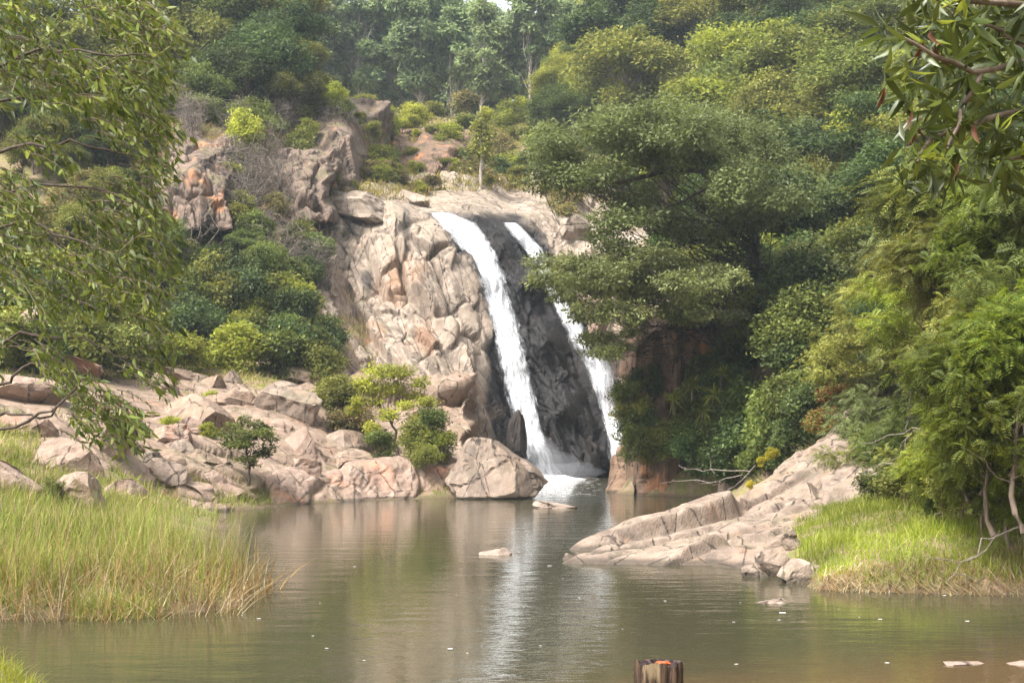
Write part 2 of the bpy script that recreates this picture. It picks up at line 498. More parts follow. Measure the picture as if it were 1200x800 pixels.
def falls_mat():
    t = NT('white falling water')
    p = t.pos()
    u, v = t.attr('across'), t.attr('along')
    cv = t.N('CombineXYZ')
    t.set(cv.inputs[0], t.math('MULTIPLY', u, 9.0)); t.set(cv.inputs[1], t.math('MULTIPLY', v, 2.6)); t.set(cv.inputs[2], t.attr('layer'))
    n = t.noise(cv.outputs[0], 1.6, 6, 0.62)
    n2 = t.noise(p, 1.4, 5, 0.7)
    col = t.mix(t.rng(n, 0.3, 0.6), (0.50, 0.52, 0.55), (0.80, 0.81, 0.82))
    edge = t.math('SUBTRACT', 1.0, t.math('ABSOLUTE', t.math('SUBTRACT', t.math('MULTIPLY', u, 2.0), 1.0)))
    a = t.math('ADD', t.math('MULTIPLY', edge, 1.7), t.math('MULTIPLY', t.math('SUBTRACT', t.math('ADD', t.math('MULTIPLY', n, 0.6), t.math('MULTIPLY', n2, 0.4)), 0.52), 3.7))
    a = t.math('ADD', a, t.attr('cover'))
    alpha = t.rng(a, 0.05, 1.35)
    b = t.bsdf(col, 0.5, 0.3, n, 0.6, 0.3)
    tl = t.N('BsdfTranslucent'); t.set(tl.inputs['Color'], (0.7, 0.71, 0.73, 1))
    m0 = t.N('MixShader'); m0.inputs[0].default_value = 0.25
    t.l.new(b.outputs[0], m0.inputs[1]); t.l.new(tl.outputs[0], m0.inputs[2])
    tr = t.N('BsdfTransparent')
    mx = t.N('MixShader'); t.set(mx.inputs[0], alpha)
    t.l.new(tr.outputs[0], mx.inputs[1]); t.l.new(m0.outputs[0], mx.inputs[2])
    return t.done(mx)


M['falls'] = falls_mat()
t = NT('white foam'); M['foam'] = t.done(t.bsdf((0.80, 0.80, 0.79), 0.6, 0.3))

# ------------------------------------------------------------------ terrain
TC = []                                                        # (x, y, z)


def tp(px, py, D, dz=0.0):
    a = W(px, py, D); TC.append((a[0], a[1], a[2] + dz))


def tz(x, y, z): TC.append((x, y, z))


# pool bed and near shore
for x, y in ((0, 22), (5, 21), (9, 20), (-2, 30), (-1, 40), (-3, 50), (0, 56), (-6, 52), (2, 48), (-3, 36), (4, 60), (7, 56), (2, 68), (3, 76), (4, 84), (7, 23), (12, 20), (-6, 19), (1, 63), (5, 93), (1, 90), (16, 20), (8, 88), (6.5, 76)):
    tz(x, y, -1.2)
for x, y, z in ((0, 2, 1.3), (-6, 2, 1.35), (6, 2, 1.3), (0, 9, 0.9), (-5.2, 13.0, 0.70), (-4.6, 12, 1.1), (-4.05, 12, 0.85), (-3.6, 12, 0.2), (-4.4, 11, 1.1), (-4.2, 14, -0.2), (-8, 14, 0.4), (-2.9, 12, -0.15), (3, 9, 0.75), (0.9, 8, 0.95), (6, 9, 0.6), (2, 13, -0.25), (6, 13, -0.2), (0, 14, -0.4), (5, 17, -0.5), (-9, 17, -0.8), (10, 13, 0), (-20, 5, 2), (20, 5, 2), (-20, -20, 2), (20, -20, 2)):
    tz(x, y, z)
# left spit with the river grass
for x, y, z in ((-8.6, 22.6, 0.05), (-6.6, 23.0, 0.05), (-4.9, 23.8, 0.0), (-7.5, 25, 0.35), (-5.6, 25.5, 0.25), (-10.5, 24, 0.3), (-10, 28, 0.6), (-7, 29, 0.4), (-6.2, 27, 0.2), (-12, 34, 1.0), (-8.6, 35, 0.35), (-7.4, 35, 0), (-9.4, 45, 0.1), (-12, 44, 1.0), (-16, 40, 1.8), (-22, 35, 3), (-14, 22, 1), (-25, 20, 3)):
    tz(x, y, z)
# left bank, rising to the foot of the slope
for a in ((200, 598, 52.5), (285, 598, 54), (350, 592, 58), (400, 588, 60.5), (460, 585, 63), (530, 584, 64), (590, 584, 64.5)):
    tp(*a)
for a in ((0, 545, 44), (60, 520, 49), (0, 480, 54), (120, 540, 50), (180, 545, 55), (240, 545, 58), (300, 560, 59), (380, 560, 63), (160, 500, 60), (230, 500, 63), (300, 500, 67), (400, 530, 67), (480, 548, 67), (540, 555, 68), (150, 460, 66), (250, 450, 72), (330, 450, 73), (400, 490, 73), (470, 520, 73), (100, 430, 68), (200, 420, 76), (300, 410, 80), (370, 440, 78), (0, 420, 62), (-80, 430, 55), (-80, 500, 45)):
    tp(*a)
# left slope
for a in ((0, 360, 70), (100, 360, 76), (200, 370, 82), (300, 350, 85), (370, 390, 83), (0, 250, 82), (100, 270, 85), (200, 290, 87), (300, 280, 90), (370, 300, 91), (0, 140, 96), (100, 170, 93), (200, 200, 92.5), (300, 200, 96), (360, 230, 98), (200, 165, 95), (300, 160, 101), (250, 120, 108), (340, 140, 110), (150, 110, 108), (0, 60, 115), (200, 60, 128), (320, 100, 125), (-150, 200, 85), (-200, 60, 110), (-250, 350, 60), (100, 20, 140), (300, 60, 150), (-200, -30, 150)):
    tp(*a)
# head of the falls, ridge and plateau behind (kept behind the separately built cliffs)
for a in ((420, 520, 80), (480, 500, 84), (540, 500, 92), (600, 520, 99), (660, 540, 100), (720, 540, 103), (420, 350, 96), (480, 320, 101), (540, 340, 104), (600, 360, 106), (680, 380, 108), (430, 240, 104), (500, 252, 107), (560, 262, 110), (620, 272, 112), (700, 300, 114),
          (400, 232, 103), (400, 190, 107), (400, 150, 109), (440, 175, 113), (380, 120, 118), (500, 240, 113), (560, 245, 116), (480, 200, 122), (550, 215, 125), (620, 230, 120), (680, 245, 118),
          (500, 158, 132), (550, 165, 140), (600, 160, 146), (550, 142, 152), (640, 175, 142), (690, 178, 140), (460, 170, 136), (600, 200, 132), (660, 210, 130), (430, 150, 140), (690, 220, 126)):
    tp(*a)
# far hill
for a in ((300, 215, 185), (500, 215, 185), (700, 215, 185), (300, 165, 240), (500, 175, 240), (700, 160, 240), (250, 110, 300), (400, 140, 300), (550, 175, 300), (650, 158, 300), (760, 110, 300), (300, 75, 360), (430, 122, 360), (560, 162, 360), (630, 158, 360), (740, 70, 360), (900, 40, 340), (150, 40, 340), (560, 190, 430), (100, 110, 430), (900, 110, 430), (-100, 60, 300), (1200, 60, 300)):
    tp(*a)
# right slope: forest floor, its canopy about 4-6 m above it
RF = [(700, 120, 140), (850, 100, 126), (1000, 100, 105), (1150, 100, 88), (720, 20, 165), (880, 0, 150), (1050, 0, 130), (1200, 0, 112), (700, 220, 122), (800, 250, 98), (900, 200, 96), (900, 300, 80), (1000, 300, 68), (1150, 300, 52), (1080, 200, 76), (1200, 180, 68), (820, 350, 80), (900, 420, 66), (1000, 430, 53), (1150, 430, 40), (860, 500, 62), (940, 480, 54), (1300, 300, 42), (1400, 100, 70), (1250, 430, 34)]
for a in RF:
    tp(*a, dz=-0.034 * a[2] - 0.8)
for a in ((740, 470, 71), (790, 420, 71.5), (840, 470, 69), (880, 540, 62), (900, 545, 57), (960, 520, 52), (1010, 510, 47), (1060, 520, 42), (1200, 520, 35), (1320, 540, 28)):
    tp(*a)
for x, y, z in ((5.6, 71, -1), (7, 64, -1.2), (9.5, 63, -1), (10.5, 57, -0.5), (8.5, 52, -0.6), (5, 47, -1), (3, 43, -1), (1, 36, -1), (0, 32, -1), (3, 30.5, -1), (5.2, 28.5, -0.6)):
    tz(x, y, z)
# right grass bank
for a in ((960, 694, 26.6), (1050, 696, 26.2), (1200, 698, 25.8), (1300, 700, 25.6)):
    tp(*a, dz=-0.25)
for a in ((965, 672, 27.3), (1050, 668, 27.0), (1200, 660, 26.8), (1320, 650, 26.6), (980, 640, 29.5), (1060, 628, 30), (1200, 615, 30), (1000, 600, 33), (1100, 590, 34), (1200, 580, 34), (1340, 560, 33), (1060, 560, 38)):
    tp(*a)
for x, y, z in ((-150, 0, 30), (150, 0, 30), (-150, 200, 70), (150, 200, 75), (-40, 20, 8), (40, 20, 9), (-60, 60, 20), (60, 60, 25), (-150, 450, 60), (150, 450, 60), (60, 120, 48), (-70, 110, 36)):
    tz(x, y, z)
TC = np.array(TC)
Hraw = rbf(TC[:, :2], TC[:, 2])


def H(x, y):
    q = np.stack([np.atleast_1d(np.asarray(x, float)), np.atleast_1d(np.asarray(y, float))], -1)
    return Hraw(q)


def warp_axis(lo, hi, a, b, fine, coarse):
    left = np.arange(lo, a, coarse); mid = np.arange(a, b, fine); right = np.arange(b, hi + coarse, coarse)
    return np.concatenate([left, mid, right])


gx = warp_axis(-170, 170, -34, 34, 0.33, 5.0)
gy = np.concatenate([np.arange(-20, 8, 4.0), np.arange(8, 56, 0.4), np.arange(56, 152, 0.42), np.arange(152, 460, 4.0)])
X, Y = np.meshgrid(gx, gy, indexing='ij')
Z = H(X.ravel(), Y.ravel()).reshape(X.shape)
P = np.stack([X, Y, Z], -1)
nrm = grid_normals(P)
nrm *= np.sign(nrm[..., 2:3] + 1e-9)
steep = sstep(0.80, 0.45, nrm[..., 2]).ravel()
far = sstep(30, 60, Y.ravel())
q = P.reshape(-1, 3)
disp = blocky(q, 3.2, 0.9, 11, (1, 1, 1.3)) * steep * far + blocky(q, 1.1, 0.30, 12, (1, 1, 1.4)) * (0.15 + 0.85 * steep) * far + 0.12 * fbm(q * 0.8, 3, 3) * (0.4 + far)
Hx, Hy = gx, gy
Pd = (q + nrm.reshape(-1, 3) * disp[:, None])
# interpolator over the displaced terrain height
HZ = Pd[:, 2].reshape(X.shape)


def Hd(x, y):
    x = np.clip(np.atleast_1d(x), gx[0], gx[-2]); y = np.clip(np.atleast_1d(y), gy[0], gy[-2])
    i = np.clip(np.searchsorted(gx, x) - 1, 0, len(gx) - 2); j = np.clip(np.searchsorted(gy, y) - 1, 0, len(gy) - 2)
    u = (x - gx[i]) / (gx[i + 1] - gx[i]); v = (y - gy[j]) / (gy[j + 1] - gy[j])
    return (HZ[i, j] * (1 - u) * (1 - v) + HZ[i + 1, j] * u * (1 - v) + HZ[i, j + 1] * (1 - u) * v + HZ[i + 1, j + 1] * u * v)


def hit(px, py, d0=16.0, d1=440.0):
    """first terrain point on the sight line through a pixel"""
    D = np.geomspace(d0, d1, 700)
    a = W(px, py, D)
    below = a[:, 2] <= Hd(a[:, 0], a[:, 1])
    k = int(np.argmax(below))
    if not below[k]: return None
    return a[k]


terrain = obj('terrain', mesh_np('terrain', Pd, grid_faces(*X.shape), True), M['ground'])
tag(terrain, kind='structure')

# water sheet of the pool
wm = mesh_np('water', [(-40, -5, 0), (40, -5, 0), (40, 108, 0), (-40, 108, 0)], [[0, 1, 2, 3]])
tag(obj('water', wm, M['water']), kind='structure')

# ------------------------------------------------------------------ cliff of the falls
FC = [(350, 205, 107), (420, 205, 108), (500, 215, 114), (600, 225, 118), (700, 235, 120), (800, 240, 118),
      (370, 228, 99), (430, 222, 102), (480, 238, 103), (520, 248, 102), (560, 252, 104), (620, 258, 107), (700, 285, 108), (790, 300, 104),
      (370, 300, 96), (380, 400, 89), (385, 480, 83), (385, 560, 78), (385, 620, 76),
      (450, 260, 97.5), (450, 320, 94), (450, 400, 88), (460, 480, 82), (470, 560, 77), (470, 620, 75),
      (510, 270, 98), (520, 320, 95), (530, 400, 90), (540, 480, 85.5), (550, 560, 82), (560, 620, 80),
      (540, 290, 98.5), (575, 350, 97), (592, 400, 95.5), (605, 450, 94), (620, 500, 92.5), (640, 560, 91), (645, 620, 90),
      (590, 285, 100), (620, 330, 97.5), (640, 400, 93.5), (660, 480, 90), (690, 545, 88.5), (690, 620, 87.5),
      (600, 264, 105), (625, 295, 103.5), (650, 345, 102), (672, 385, 100), (700, 430, 98), (715, 480, 96.5), (722, 560, 95), (725, 620, 94),
      (750, 400, 97), (790, 400, 93), (790, 560, 88), (790, 620, 87)]
FC = np.array(FC, float)
Fd = rbf(FC[:, :2], FC[:, 2])
nu, nv = 400, 370
U, V = np.meshgrid(np.linspace(350, 800, nu), np.linspace(205, 612, nv), indexing='ij')
D = Fd(np.stack([U.ravel(), V.ravel()], -1)).reshape(U.shape)
P = W(U, V, D)
n = grid_normals(P); n *= -np.sign((n * (P - np.array([0, 0, CAM_H]))).sum(-1, keepdims=True))
q = P.reshape(-1, 3)
rotm = np.array([[0.92, 0.0, 0.39], [0.0, 1.0, 0.0], [-0.39, 0.0, 0.92]])
qr = q @ rotm.T
le0 = np.interp(V, [240, 251, 309, 383, 434, 471, 508, 560, 620], [520, 512, 552, 566, 570, 574, 582, 580, 580])
wet0 = sstep(-5, 15, U - le0)
disp = (blocky(qr, 5.0, 1.25, 21, (0.6, 1.2, 2.2), 0.3, 0.8, 0.05, soft=0.05) + blocky(qr, 2.2, 0.42, 22, (0.6, 1, 2.6), 0.6, 0.8, 0.04)
        + blocky(qr, 1.0, 0.10, 23, (0.6, 1, 2.8), 0.7, 0.7, 0.06) + 0.03 * fbm(q * 1.8, 4, 24)
        + wet0.ravel() * (blocky(qr, 1.0, 0.28, 25, (0.6, 1, 2.2), 0.5, 1.2, 0.15)))
# wet and rusty zones
le = np.interp(V, [240, 251, 309, 383, 434, 471, 508, 560, 620], [520, 512, 552, 566, 570, 574, 582, 580, 580])
re = np.interp(V, [240, 262, 300, 400, 520, 620], [610, 622, 650, 705, 740, 760])
nz = fbm(q * 0.5, 3, 31).reshape(U.shape) * 16
wet = sstep(-12, 10, U - le + nz) * sstep(-8, 14, re - U + nz * 0.5) * sstep(246, 258, V + nz * 0.25)
dk = np.exp(-(((U - 415) / 16) ** 2 + ((V - 258) / 18) ** 2)) + np.exp(-(((U - 476) / 8) ** 2 + ((V - 272) / 30) ** 2)) + 0.8 * np.exp(-(((U - 430) / 12) ** 2 + ((V - 320) / 14) ** 2))
wet = np.clip(wet + 0.8 * sstep(0.3, 0.8, dk + nz * 0.012), 0, 1)
rust = sstep(0.2, 0.7, np.exp(-(((U - 470) / 30) ** 2 + ((V - 330) / 22) ** 2)) + np.exp(-(((U - 500) / 14) ** 2 + ((V - 390) / 25) ** 2)) + 0.8 * np.exp(-(((U - 440) / 16) ** 2 + ((V - 390) / 20) ** 2)) + nz * 0.015) * 0.28 * (1 - wet)
view = unit(P - np.array([0, 0, CAM_H])); gz_ = sstep(0.12, 0.55, np.abs((n * view).sum(-1))).ravel()
q2 = q + n.reshape(-1, 3) * (disp * gz_ * (1 - 0.25 * wet.ravel()))[:, None]
q2 = relax(q2, U.shape, 2, 0.45)
cm = mesh_np('falls_cliff', q2, grid_faces(nu, nv), False)
fattr(cm, 'wet', wet.ravel()); fattr(cm, 'rust', rust.ravel())
tag(obj('falls_cliff', cm, M['rock_cliff']), kind='structure')
FD = (q2[:, 1]).reshape(U.shape)


def cliffD(px, py):
    i = np.clip(((np.asarray(px, float) - 350) / 450 * (nu - 1)).round().astype(int), 0, nu - 1)
    j = np.clip(((np.asarray(py, float) - 205) / 407 * (nv - 1)).round().astype(int), 0, nv - 1)
    return FD[i, j]


def patch(ctrl, x0, x1, y0, y1, nu, nv, blocks, seed, name, mat, rot=None, label=None, cat=None, back=7.0):
    """a rock face through control points (pixel, pixel, depth) with jointed relief"""
    c = np.array(ctrl, float)
    f = rbf(c[:, :2], c[:, 2])
    U, V = np.meshgrid(np.linspace(x0, x1, nu), np.linspace(y0, y1, nv), indexing='ij')
    D = f(np.stack([U.ravel(), V.ravel()], -1)).reshape(U.shape)
    # the borders bend back into the slope behind, along an uneven line
    ed = np.minimum(np.minimum(U - x0, x1 - U), np.minimum(V - y0, (y1 - V) * 3 + 6))
    ed = ed + 7 * fbm(np.stack([U.ravel() * 0.06, V.ravel() * 0.06, U.ravel() * 0], -1), 3, seed + 70).reshape(U.shape)
    D = D + back * sstep(18, 0, ed) ** 1.5
    P = W(U, V, D)
    n = grid_normals(P); n *= -np.sign((n * (P - np.array([0, 0, CAM_H]))).sum(-1, keepdims=True))
    q = P.reshape(-1, 3)
    d = sum(blocky(q, s, a, seed + 3 * k, st) for k, (s, a, st) in enumerate(blocks)) + 0.06 * fbm(q * 2.5, 3, seed + 50)
    view = unit(P - np.array([0, 0, CAM_H]))
    d = d * (0.12 + 0.88 * sstep(0.12, 0.6, np.abs((n * view).sum(-1))).ravel())
    q2 = relax(q + n.reshape(-1, 3) * d[:, None], U.shape, 2, 0.5)
    m = mesh_np(name, q2, grid_faces(nu, nv), False)
    fattr(m, 'wet', np.zeros(len(q2))); fattr(m, 'rust', np.zeros(len(q2)))
    o = obj(name, m, mat)
    return tag(o, label, cat) if label else tag(o, kind='structure')


def wall(path, z0, z1, lean, nu, nv, blocks, seed, name, mat, top_back=3.0, label=None, cat=None):
    """rock wall standing on a plan line, leaning back, its top rounding into the slope"""
    path = np.array(path, float)
    seg = np.r_[0, np.cumsum(np.linalg.norm(np.diff(path, axis=0), axis=1))]
    s = np.linspace(0, seg[-1], nu)
    px = np.interp(s, seg, path[:, 0]); py = np.interp(s, seg, path[:, 1])
    z1 = np.interp(s, seg, z1) if not np.isscalar(z1) else np.full(nu, z1)
    tx, ty = np.gradient(px), np.gradient(py); l = np.hypot(tx, ty)
    nx, ny = ty / l, -tx / l                        # outward (towards the camera for a left-to-right path)
    v = np.linspace(0, 1, nv)
    hv = np.minimum(v / 0.8, 1); bv = lean * hv + np.clip((v - 0.72) / 0.28, 0, 1) ** 2 * top_back
    P = np.stack([px[:, None] - nx[:, None] * bv, py[:, None] - ny[:, None] * bv, z0 + (z1[:, None] - z0) * (hv + 0.10 * np.clip((v - 0.8) / 0.2, 0, 1))], -1)
    n = grid_normals(P)
    out = np.stack([nx, ny, np.zeros(nu)], -1)[:, None, :]
    sg = np.sign((n * (out + np.array([0, 0, 0.4]))).sum(-1, keepdims=True)); n *= sg
    q = P.reshape(-1, 3)
    d = sum(blocky(q, s_, a, seed + 3 * k, st) for k, (s_, a, st) in enumerate(blocks)) + 0.06 * fbm(q * 2.5, 3, seed + 50)
    q2 = relax(q + n.reshape(-1, 3) * d[:, None], (nu, nv), 2, 0.6)
    m = mesh_np(name, q2, grid_faces(nu, nv), False)
    o = obj(name, m, mat)
    return tag(o, label, cat) if label else tag(o, kind='structure')


B_BIG = ((2.6, 0.8, (0.8, 1, 2.6)), (1.1, 0.25, (0.8, 1, 2.2)), (0.5, 0.07, (1, 1, 1.6)))
# rusty wall on the right of the plunge pool
wall([(7.5, 84), (5.6, 76), (5.0, 69), (5.3, 66.6), (7.2, 66.0), (9.0, 66.6), (10.6, 65.5), (12.0, 60), (14.0, 55)], -1.2, [6, 7.2, 7.6, 7.6, 7.8, 7.6, 6, 3.5, 2.0], 0.9, 190, 90, B_BIG, 60, 'cliff_right', M['rock_rust'], 4.0)
# rusty capped rock above the falls, and bare crags of the ridge
patch([(360, 120, 113), (440, 165, 116), (385, 120, 110), (375, 160, 105), (385, 225, 101), (410, 160, 104), (415, 225, 101), (432, 180, 108), (445, 230, 110), (470, 180, 122), (400, 135, 107.5), (400, 115, 113), (470, 240, 116), (350, 240, 104)], 352, 462, 116, 238, 110, 120, ((2.4, 0.8, (0.9, 1, 2.8)), (1.0, 0.22, (0.8, 1, 2.6))), 70, 'crag_above_falls', M['rock_slope'])
patch([(455, 190, 122), (520, 150, 132), (480, 165, 127), (500, 180, 121), (530, 178, 121), (500, 208, 119), (560, 165, 134), (575, 195, 126), (555, 212, 121), (450, 215, 119)], 446, 572, 150, 212, 120, 70, ((3.0, 0.8, (1, 1, 1.3)), (1.1, 0.25, (1, 1, 1.5))), 75, 'ridge_crag', M['rock_rust'], back=10.0)
# dark and orange faces in the wooded slope on the left
patch([(175, 150, 95), (250, 145, 97), (275, 270, 87), (180, 265, 86), (225, 200, 88), (235, 215, 88), (180, 200, 90), (275, 200, 92.5), (200, 240, 86.5)], 172, 282, 148, 272, 110, 120, ((2.2, 0.8, (0.8, 1, 4.0)), (0.9, 0.2, (0.7, 1, 3.5))), 80, 'slope_crag', M['rock_slope'])
patch([(285, 172, 98.5), (340, 166, 100), (395, 176, 99), (290, 250, 91.5), (340, 255, 92.5), (395, 255, 94), (270, 210, 96), (340, 210, 95)], 276, 400, 166, 262, 120, 95, ((2.2, 0.8, (0.8, 1, 3.6)), (0.9, 0.2, (0.7, 1, 3.2))), 84, 'slope_crag', M['rock_slope'])
patch([(330, 300, 89), (385, 290, 92), (335, 400, 82.5), (390, 400, 84.5), (360, 350, 87), (310, 350, 88)], 318, 402, 292, 402, 90, 100, ((2.4, 0.8, (0.9, 1, 1.6)), (1.0, 0.25, (0.8, 1, 1.6))), 88, 'slope_crag', M['rock_cliff'])

# ------------------------------------------------------------------ boulders
from math import pi


def ico(sub):
    import bmesh
    bm = bmesh.new(); bmesh.ops.create_icosphere(bm, subdivisions=sub, radius=1.0)
    V = np.array([v.co[:] for v in bm.verts]); F = np.array([[v.index for v in f.verts] for f in bm.faces]); bm.free()
    return V, F


ICO = {k: ico(k) for k in (3, 4, 5)}


def boulder_verts(seed, sub=4, planes=13, cut=(0.32, 0.8), rough=0.05, given=()):
    r = np.random.default_rng(seed)
    V = ICO[sub][0].copy()
    for gx1, gy1, gz1, gd in given:
        nn = np.array([gx1, gy1, gz1]); nn = nn / np.linalg.norm(nn); e = V @ nn - gd
        V = V - nn * np.where(e > 0, e * 0.985, 0)[:, None]
    for _ in range(planes):
        nn = r.normal(size=3); nn /= np.linalg.norm(nn)
        d = r.uniform(*cut)
        e = V @ nn - d
        V = V - nn * np.where(e > 0, e * 0.985, 0)[:, None]
    V = V + V / np.linalg.norm(V, axis=1, keepdims=True) * (rough * fbm(V * 2.2 + seed, 4, seed) + 0.10 * blocky(V + seed * 3.1, 0.9, 1.0, seed, crack=0.7)[:]*0.6)[:, None]
    lo, hi = V.min(0), V.max(0)
    return (V - (lo + hi) / 2) / (hi - lo) * 2          # unit half extents


def boulder(x0, y0, x1, y1, D, mat, seed, label, depth=1.0, tilt=0, sub=4, group=None, sink=0.25, name='boulder', cut=(0.32, 0.8), cat='boulder', given=(), planes=13):
    """boulder that covers the pixel box at depth D, its foot sunk in the ground"""
    a = W(x0, y1, D); b = W(x1, y0, D)
    hw, hh = (b[0] - a[0]) / 2, (b[2] - a[2]) / 2
    hh2 = hh * (1 + sink / 2)
    V = boulder_verts(seed, sub, planes, cut=cut, given=given)
    c, s = math.cos(tilt), math.sin(tilt)
    V = V @ np.array([[c, 0, -s], [0, 1, 0], [s, 0, c]])
    lo, hi = V.min(0), V.max(0); V = (V - (lo + hi) / 2) / (hi - lo) * 2
    V = V * np.array([hw, max(hw, hh) * depth, hh2])
    V[:, 2] += hh2
    base = np.array([(a[0] + b[0]) / 2, D + max(hw, hh) * depth * 0.35, b[2] - 2 * hh2])
    o = obj(name, mesh_np(name, V, ICO[sub][1], False), mat, loc=tuple(base))
    return tag(o, label, cat, group)


boulder(520, 512, 643, 592, 63.5, M['rock_grey'], 101, 'large grey brown boulder with flat base standing in the pool before the waterfall', 0.8, sub=5, sink=0.3, cut=(0.62, 0.95), planes=9, given=((0.62, -0.1, 0.62, 0.42), (-0.9, -0.2, 0.42, 0.52), (-0.1, -0.9, 0.45, 0.42), (-0.12, 0.1, 1, 0.62), (0.75, -0.5, 0.2, 0.62), (-0.55, -0.7, 0.3, 0.55)))
R = M['rock_boulder']; K = M['rock_pink']
for x0, y0, x1, y1, D_, mat_, sd, lab, tl in (
    (226, 441, 268, 490, 70, R, 111, 'pale squarish boulder with a lit top beside the small grey upright stone', 0.2),
    (262, 434, 282, 462, 72, M['rock_grey'], 112, 'small grey upright stone between two large pale boulders', 0.1),
    (296, 449, 373, 506, 68.5, M['rock_grey'], 113, 'big rounded grey boulder with lichen at the top of the left bank', 0.25),
    (262, 452, 304, 500, 69, R, 114, 'brown tilted boulder left of the big rounded grey boulder', 0.5),
    (163, 464, 262, 536, 62, R, 115, 'large tan slab leaning to the right in the middle of the left bank', 0.55),
    (158, 499, 222, 552, 57.5, K, 116, 'reddish slanting slab below the large tan slab', 0.6),
    (320, 502, 385, 557, 64, K, 117, 'smooth rounded tan boulder with curved cracks above the shore ledge', -0.2),
    (290, 492, 340, 524, 66, K, 118, 'flat topped tan block left of the smooth rounded boulder', 0.15),
    (343, 538, 375, 560, 61.5, K, 119, 'small block at the foot of the smooth rounded tan boulder', 0.1),
    (-20, 440, 78, 492, 55, K, 120, 'broad pinkish slab at the left edge under the drooping leaves', 0.3),
    (-25, 487, 64, 530, 50, K, 121, 'low pink slab at the left edge above the tall grass', 0.25),
    (36, 515, 116, 574, 46, K, 122, 'pinkish leaning slab rising out of the tall grass', 0.4),
    (76, 484, 156, 544, 52, R, 123, 'brownish slab behind the hanging leaf tip', 0.35),
    (178, 554, 228, 602, 54.5, K, 124, 'pale jagged shore rock left of its twin behind the reeds', 0.3),
    (224, 553, 280, 600, 55.5, K, 125, 'pale jagged shore rock with dark seam at the water edge', -0.3),
    (160, 438, 212, 478, 67, R, 126, 'brown boulder high on the left bank beside the leaf curtain', 0.3),
    (-10, 356, 42, 424, 62, K, 127, 'reddish rock face at the left edge behind the leaves', 0.1),
    (56, 412, 116, 446, 64, K, 128, 'pink brown rock glimpsed through the leaf curtain', 0.2),
    (286, 334, 332, 396, 83, M['rock_rust'], 129, 'dark hanging rock with an orange face among bushes', -0.2),
    (376, 506, 432, 556, 67, M['rock_grey'], 130, 'dark brown boulder half hidden by the bare shrub', 0.3),
    (206, 538, 268, 568, 58, R, 131, 'low brown rock behind the pale jagged shore rocks', 0.1),
    (412, 500, 462, 540, 70, R, 132, 'tan boulder behind the umbrella shaped tree', -0.3),
    (470, 512, 530, 556, 70, M['rock_grey'], 133, 'shaded boulder behind the bright green shrubs', 0.2),
    (378, 224, 466, 258, 99.3, M['rock_cliff'], 134, 'long brown rounded boulder on the brow of the cliff', 0.0),
    (450, 222, 500, 246, 103.5, M['rock_cliff'], 136, 'pinkish boulder left of the head of the waterfall', 0.2),
    (640, 255, 690, 290, 109, M['rock_cliff'], 139, 'pinkish boulder in dry brush by the second waterfall', 0.1),
    (683, 342, 716, 400, 96, K, 140, 'pink upright rock right of the second waterfall', 0.1),
    (592, 482, 616, 530, 88, M['rock_dark'], 141, 'black wet boulder at the left foot of the main waterfall', 0.0),
    (560, 520, 606, 552, 84, M['rock_dark'], 142, 'black wet rock behind the large pool boulder', 0.2),
):
    gx_, gy_ = (x1 - x0) * 0.08, (y1 - y0) * 0.06
    boulder(x0 - gx_, y0 - gy_, x1 + gx_, y1 + gy_, D_, mat_, sd, lab, 0.8, tl)
# bedrock of the left bank: pale ledge at the water, slabs rising behind it
def shore(px, D): return ((px - 600) * D / FPX, D)


wall([shore(150, 50.0), shore(215, 52.0), shore(272, 53.0), shore(310, 56.0), shore(350, 57.5), shore(400, 60), shore(460, 62.5), shore(500, 63.5), shore(545, 64.5)], -0.35, [0.9, 1.0, 0.9, 1.0, 1.15, 1.2, 1.45, 1.5, 1.2], 1.7, 300, 70,
     ((2.6, 0.34, (1.2, 2.0, 0.9)), (0.9, 0.10, (0.7, 2.2, 1.0)), (0.35, 0.022, (0.8, 1.8, 1))), 150, 'shore_ledge', M['rock_pink'], 2.5, 'long pale fissured rock ledge along the left shore beside the large pool boulder', 'rock ledge')
patch([(-60, 610, 43), (0, 605, 45), (60, 605, 46.5), (120, 605, 49.5), (180, 605, 52.8), (240, 605, 55.3), (300, 605, 57.5), (380, 605, 62), (470, 605, 65.3), (560, 605, 67.2), (-60, 560, 43), (0, 548, 45), (60, 545, 46.5), (120, 552, 49.5), (180, 560, 52.5), (240, 560, 55), (300, 570, 57), (380, 566, 61.5), (470, 556, 65), (560, 560, 67),
       (-60, 500, 46.5), (0, 490, 51), (70, 500, 50.5), (130, 505, 54.5), (200, 505, 59), (260, 510, 61.5), (330, 510, 65), (400, 525, 67), (470, 530, 70), (560, 540, 71),
       (-60, 440, 55), (0, 440, 58.5), (70, 450, 60), (150, 455, 65), (230, 455, 69), (300, 455, 71.5), (370, 460, 73.5), (450, 500, 74), (560, 510, 75), (150, 430, 71), (300, 430, 76), (0, 415, 66), (400, 440, 79), (560, 480, 79)],
      -60, 560, 432, 604, 420, 140, ((4.2, 0.8, (1.4, 1.2, 0.9)), (1.7, 0.20, (1.4, 1, 0.8)), (0.6, 0.035, (1.4, 1, 1))), 160, 'left_bank_bedrock', M['rock_boulder'], label='broken tan bedrock slope between the boulders of the left bank', cat='bedrock')
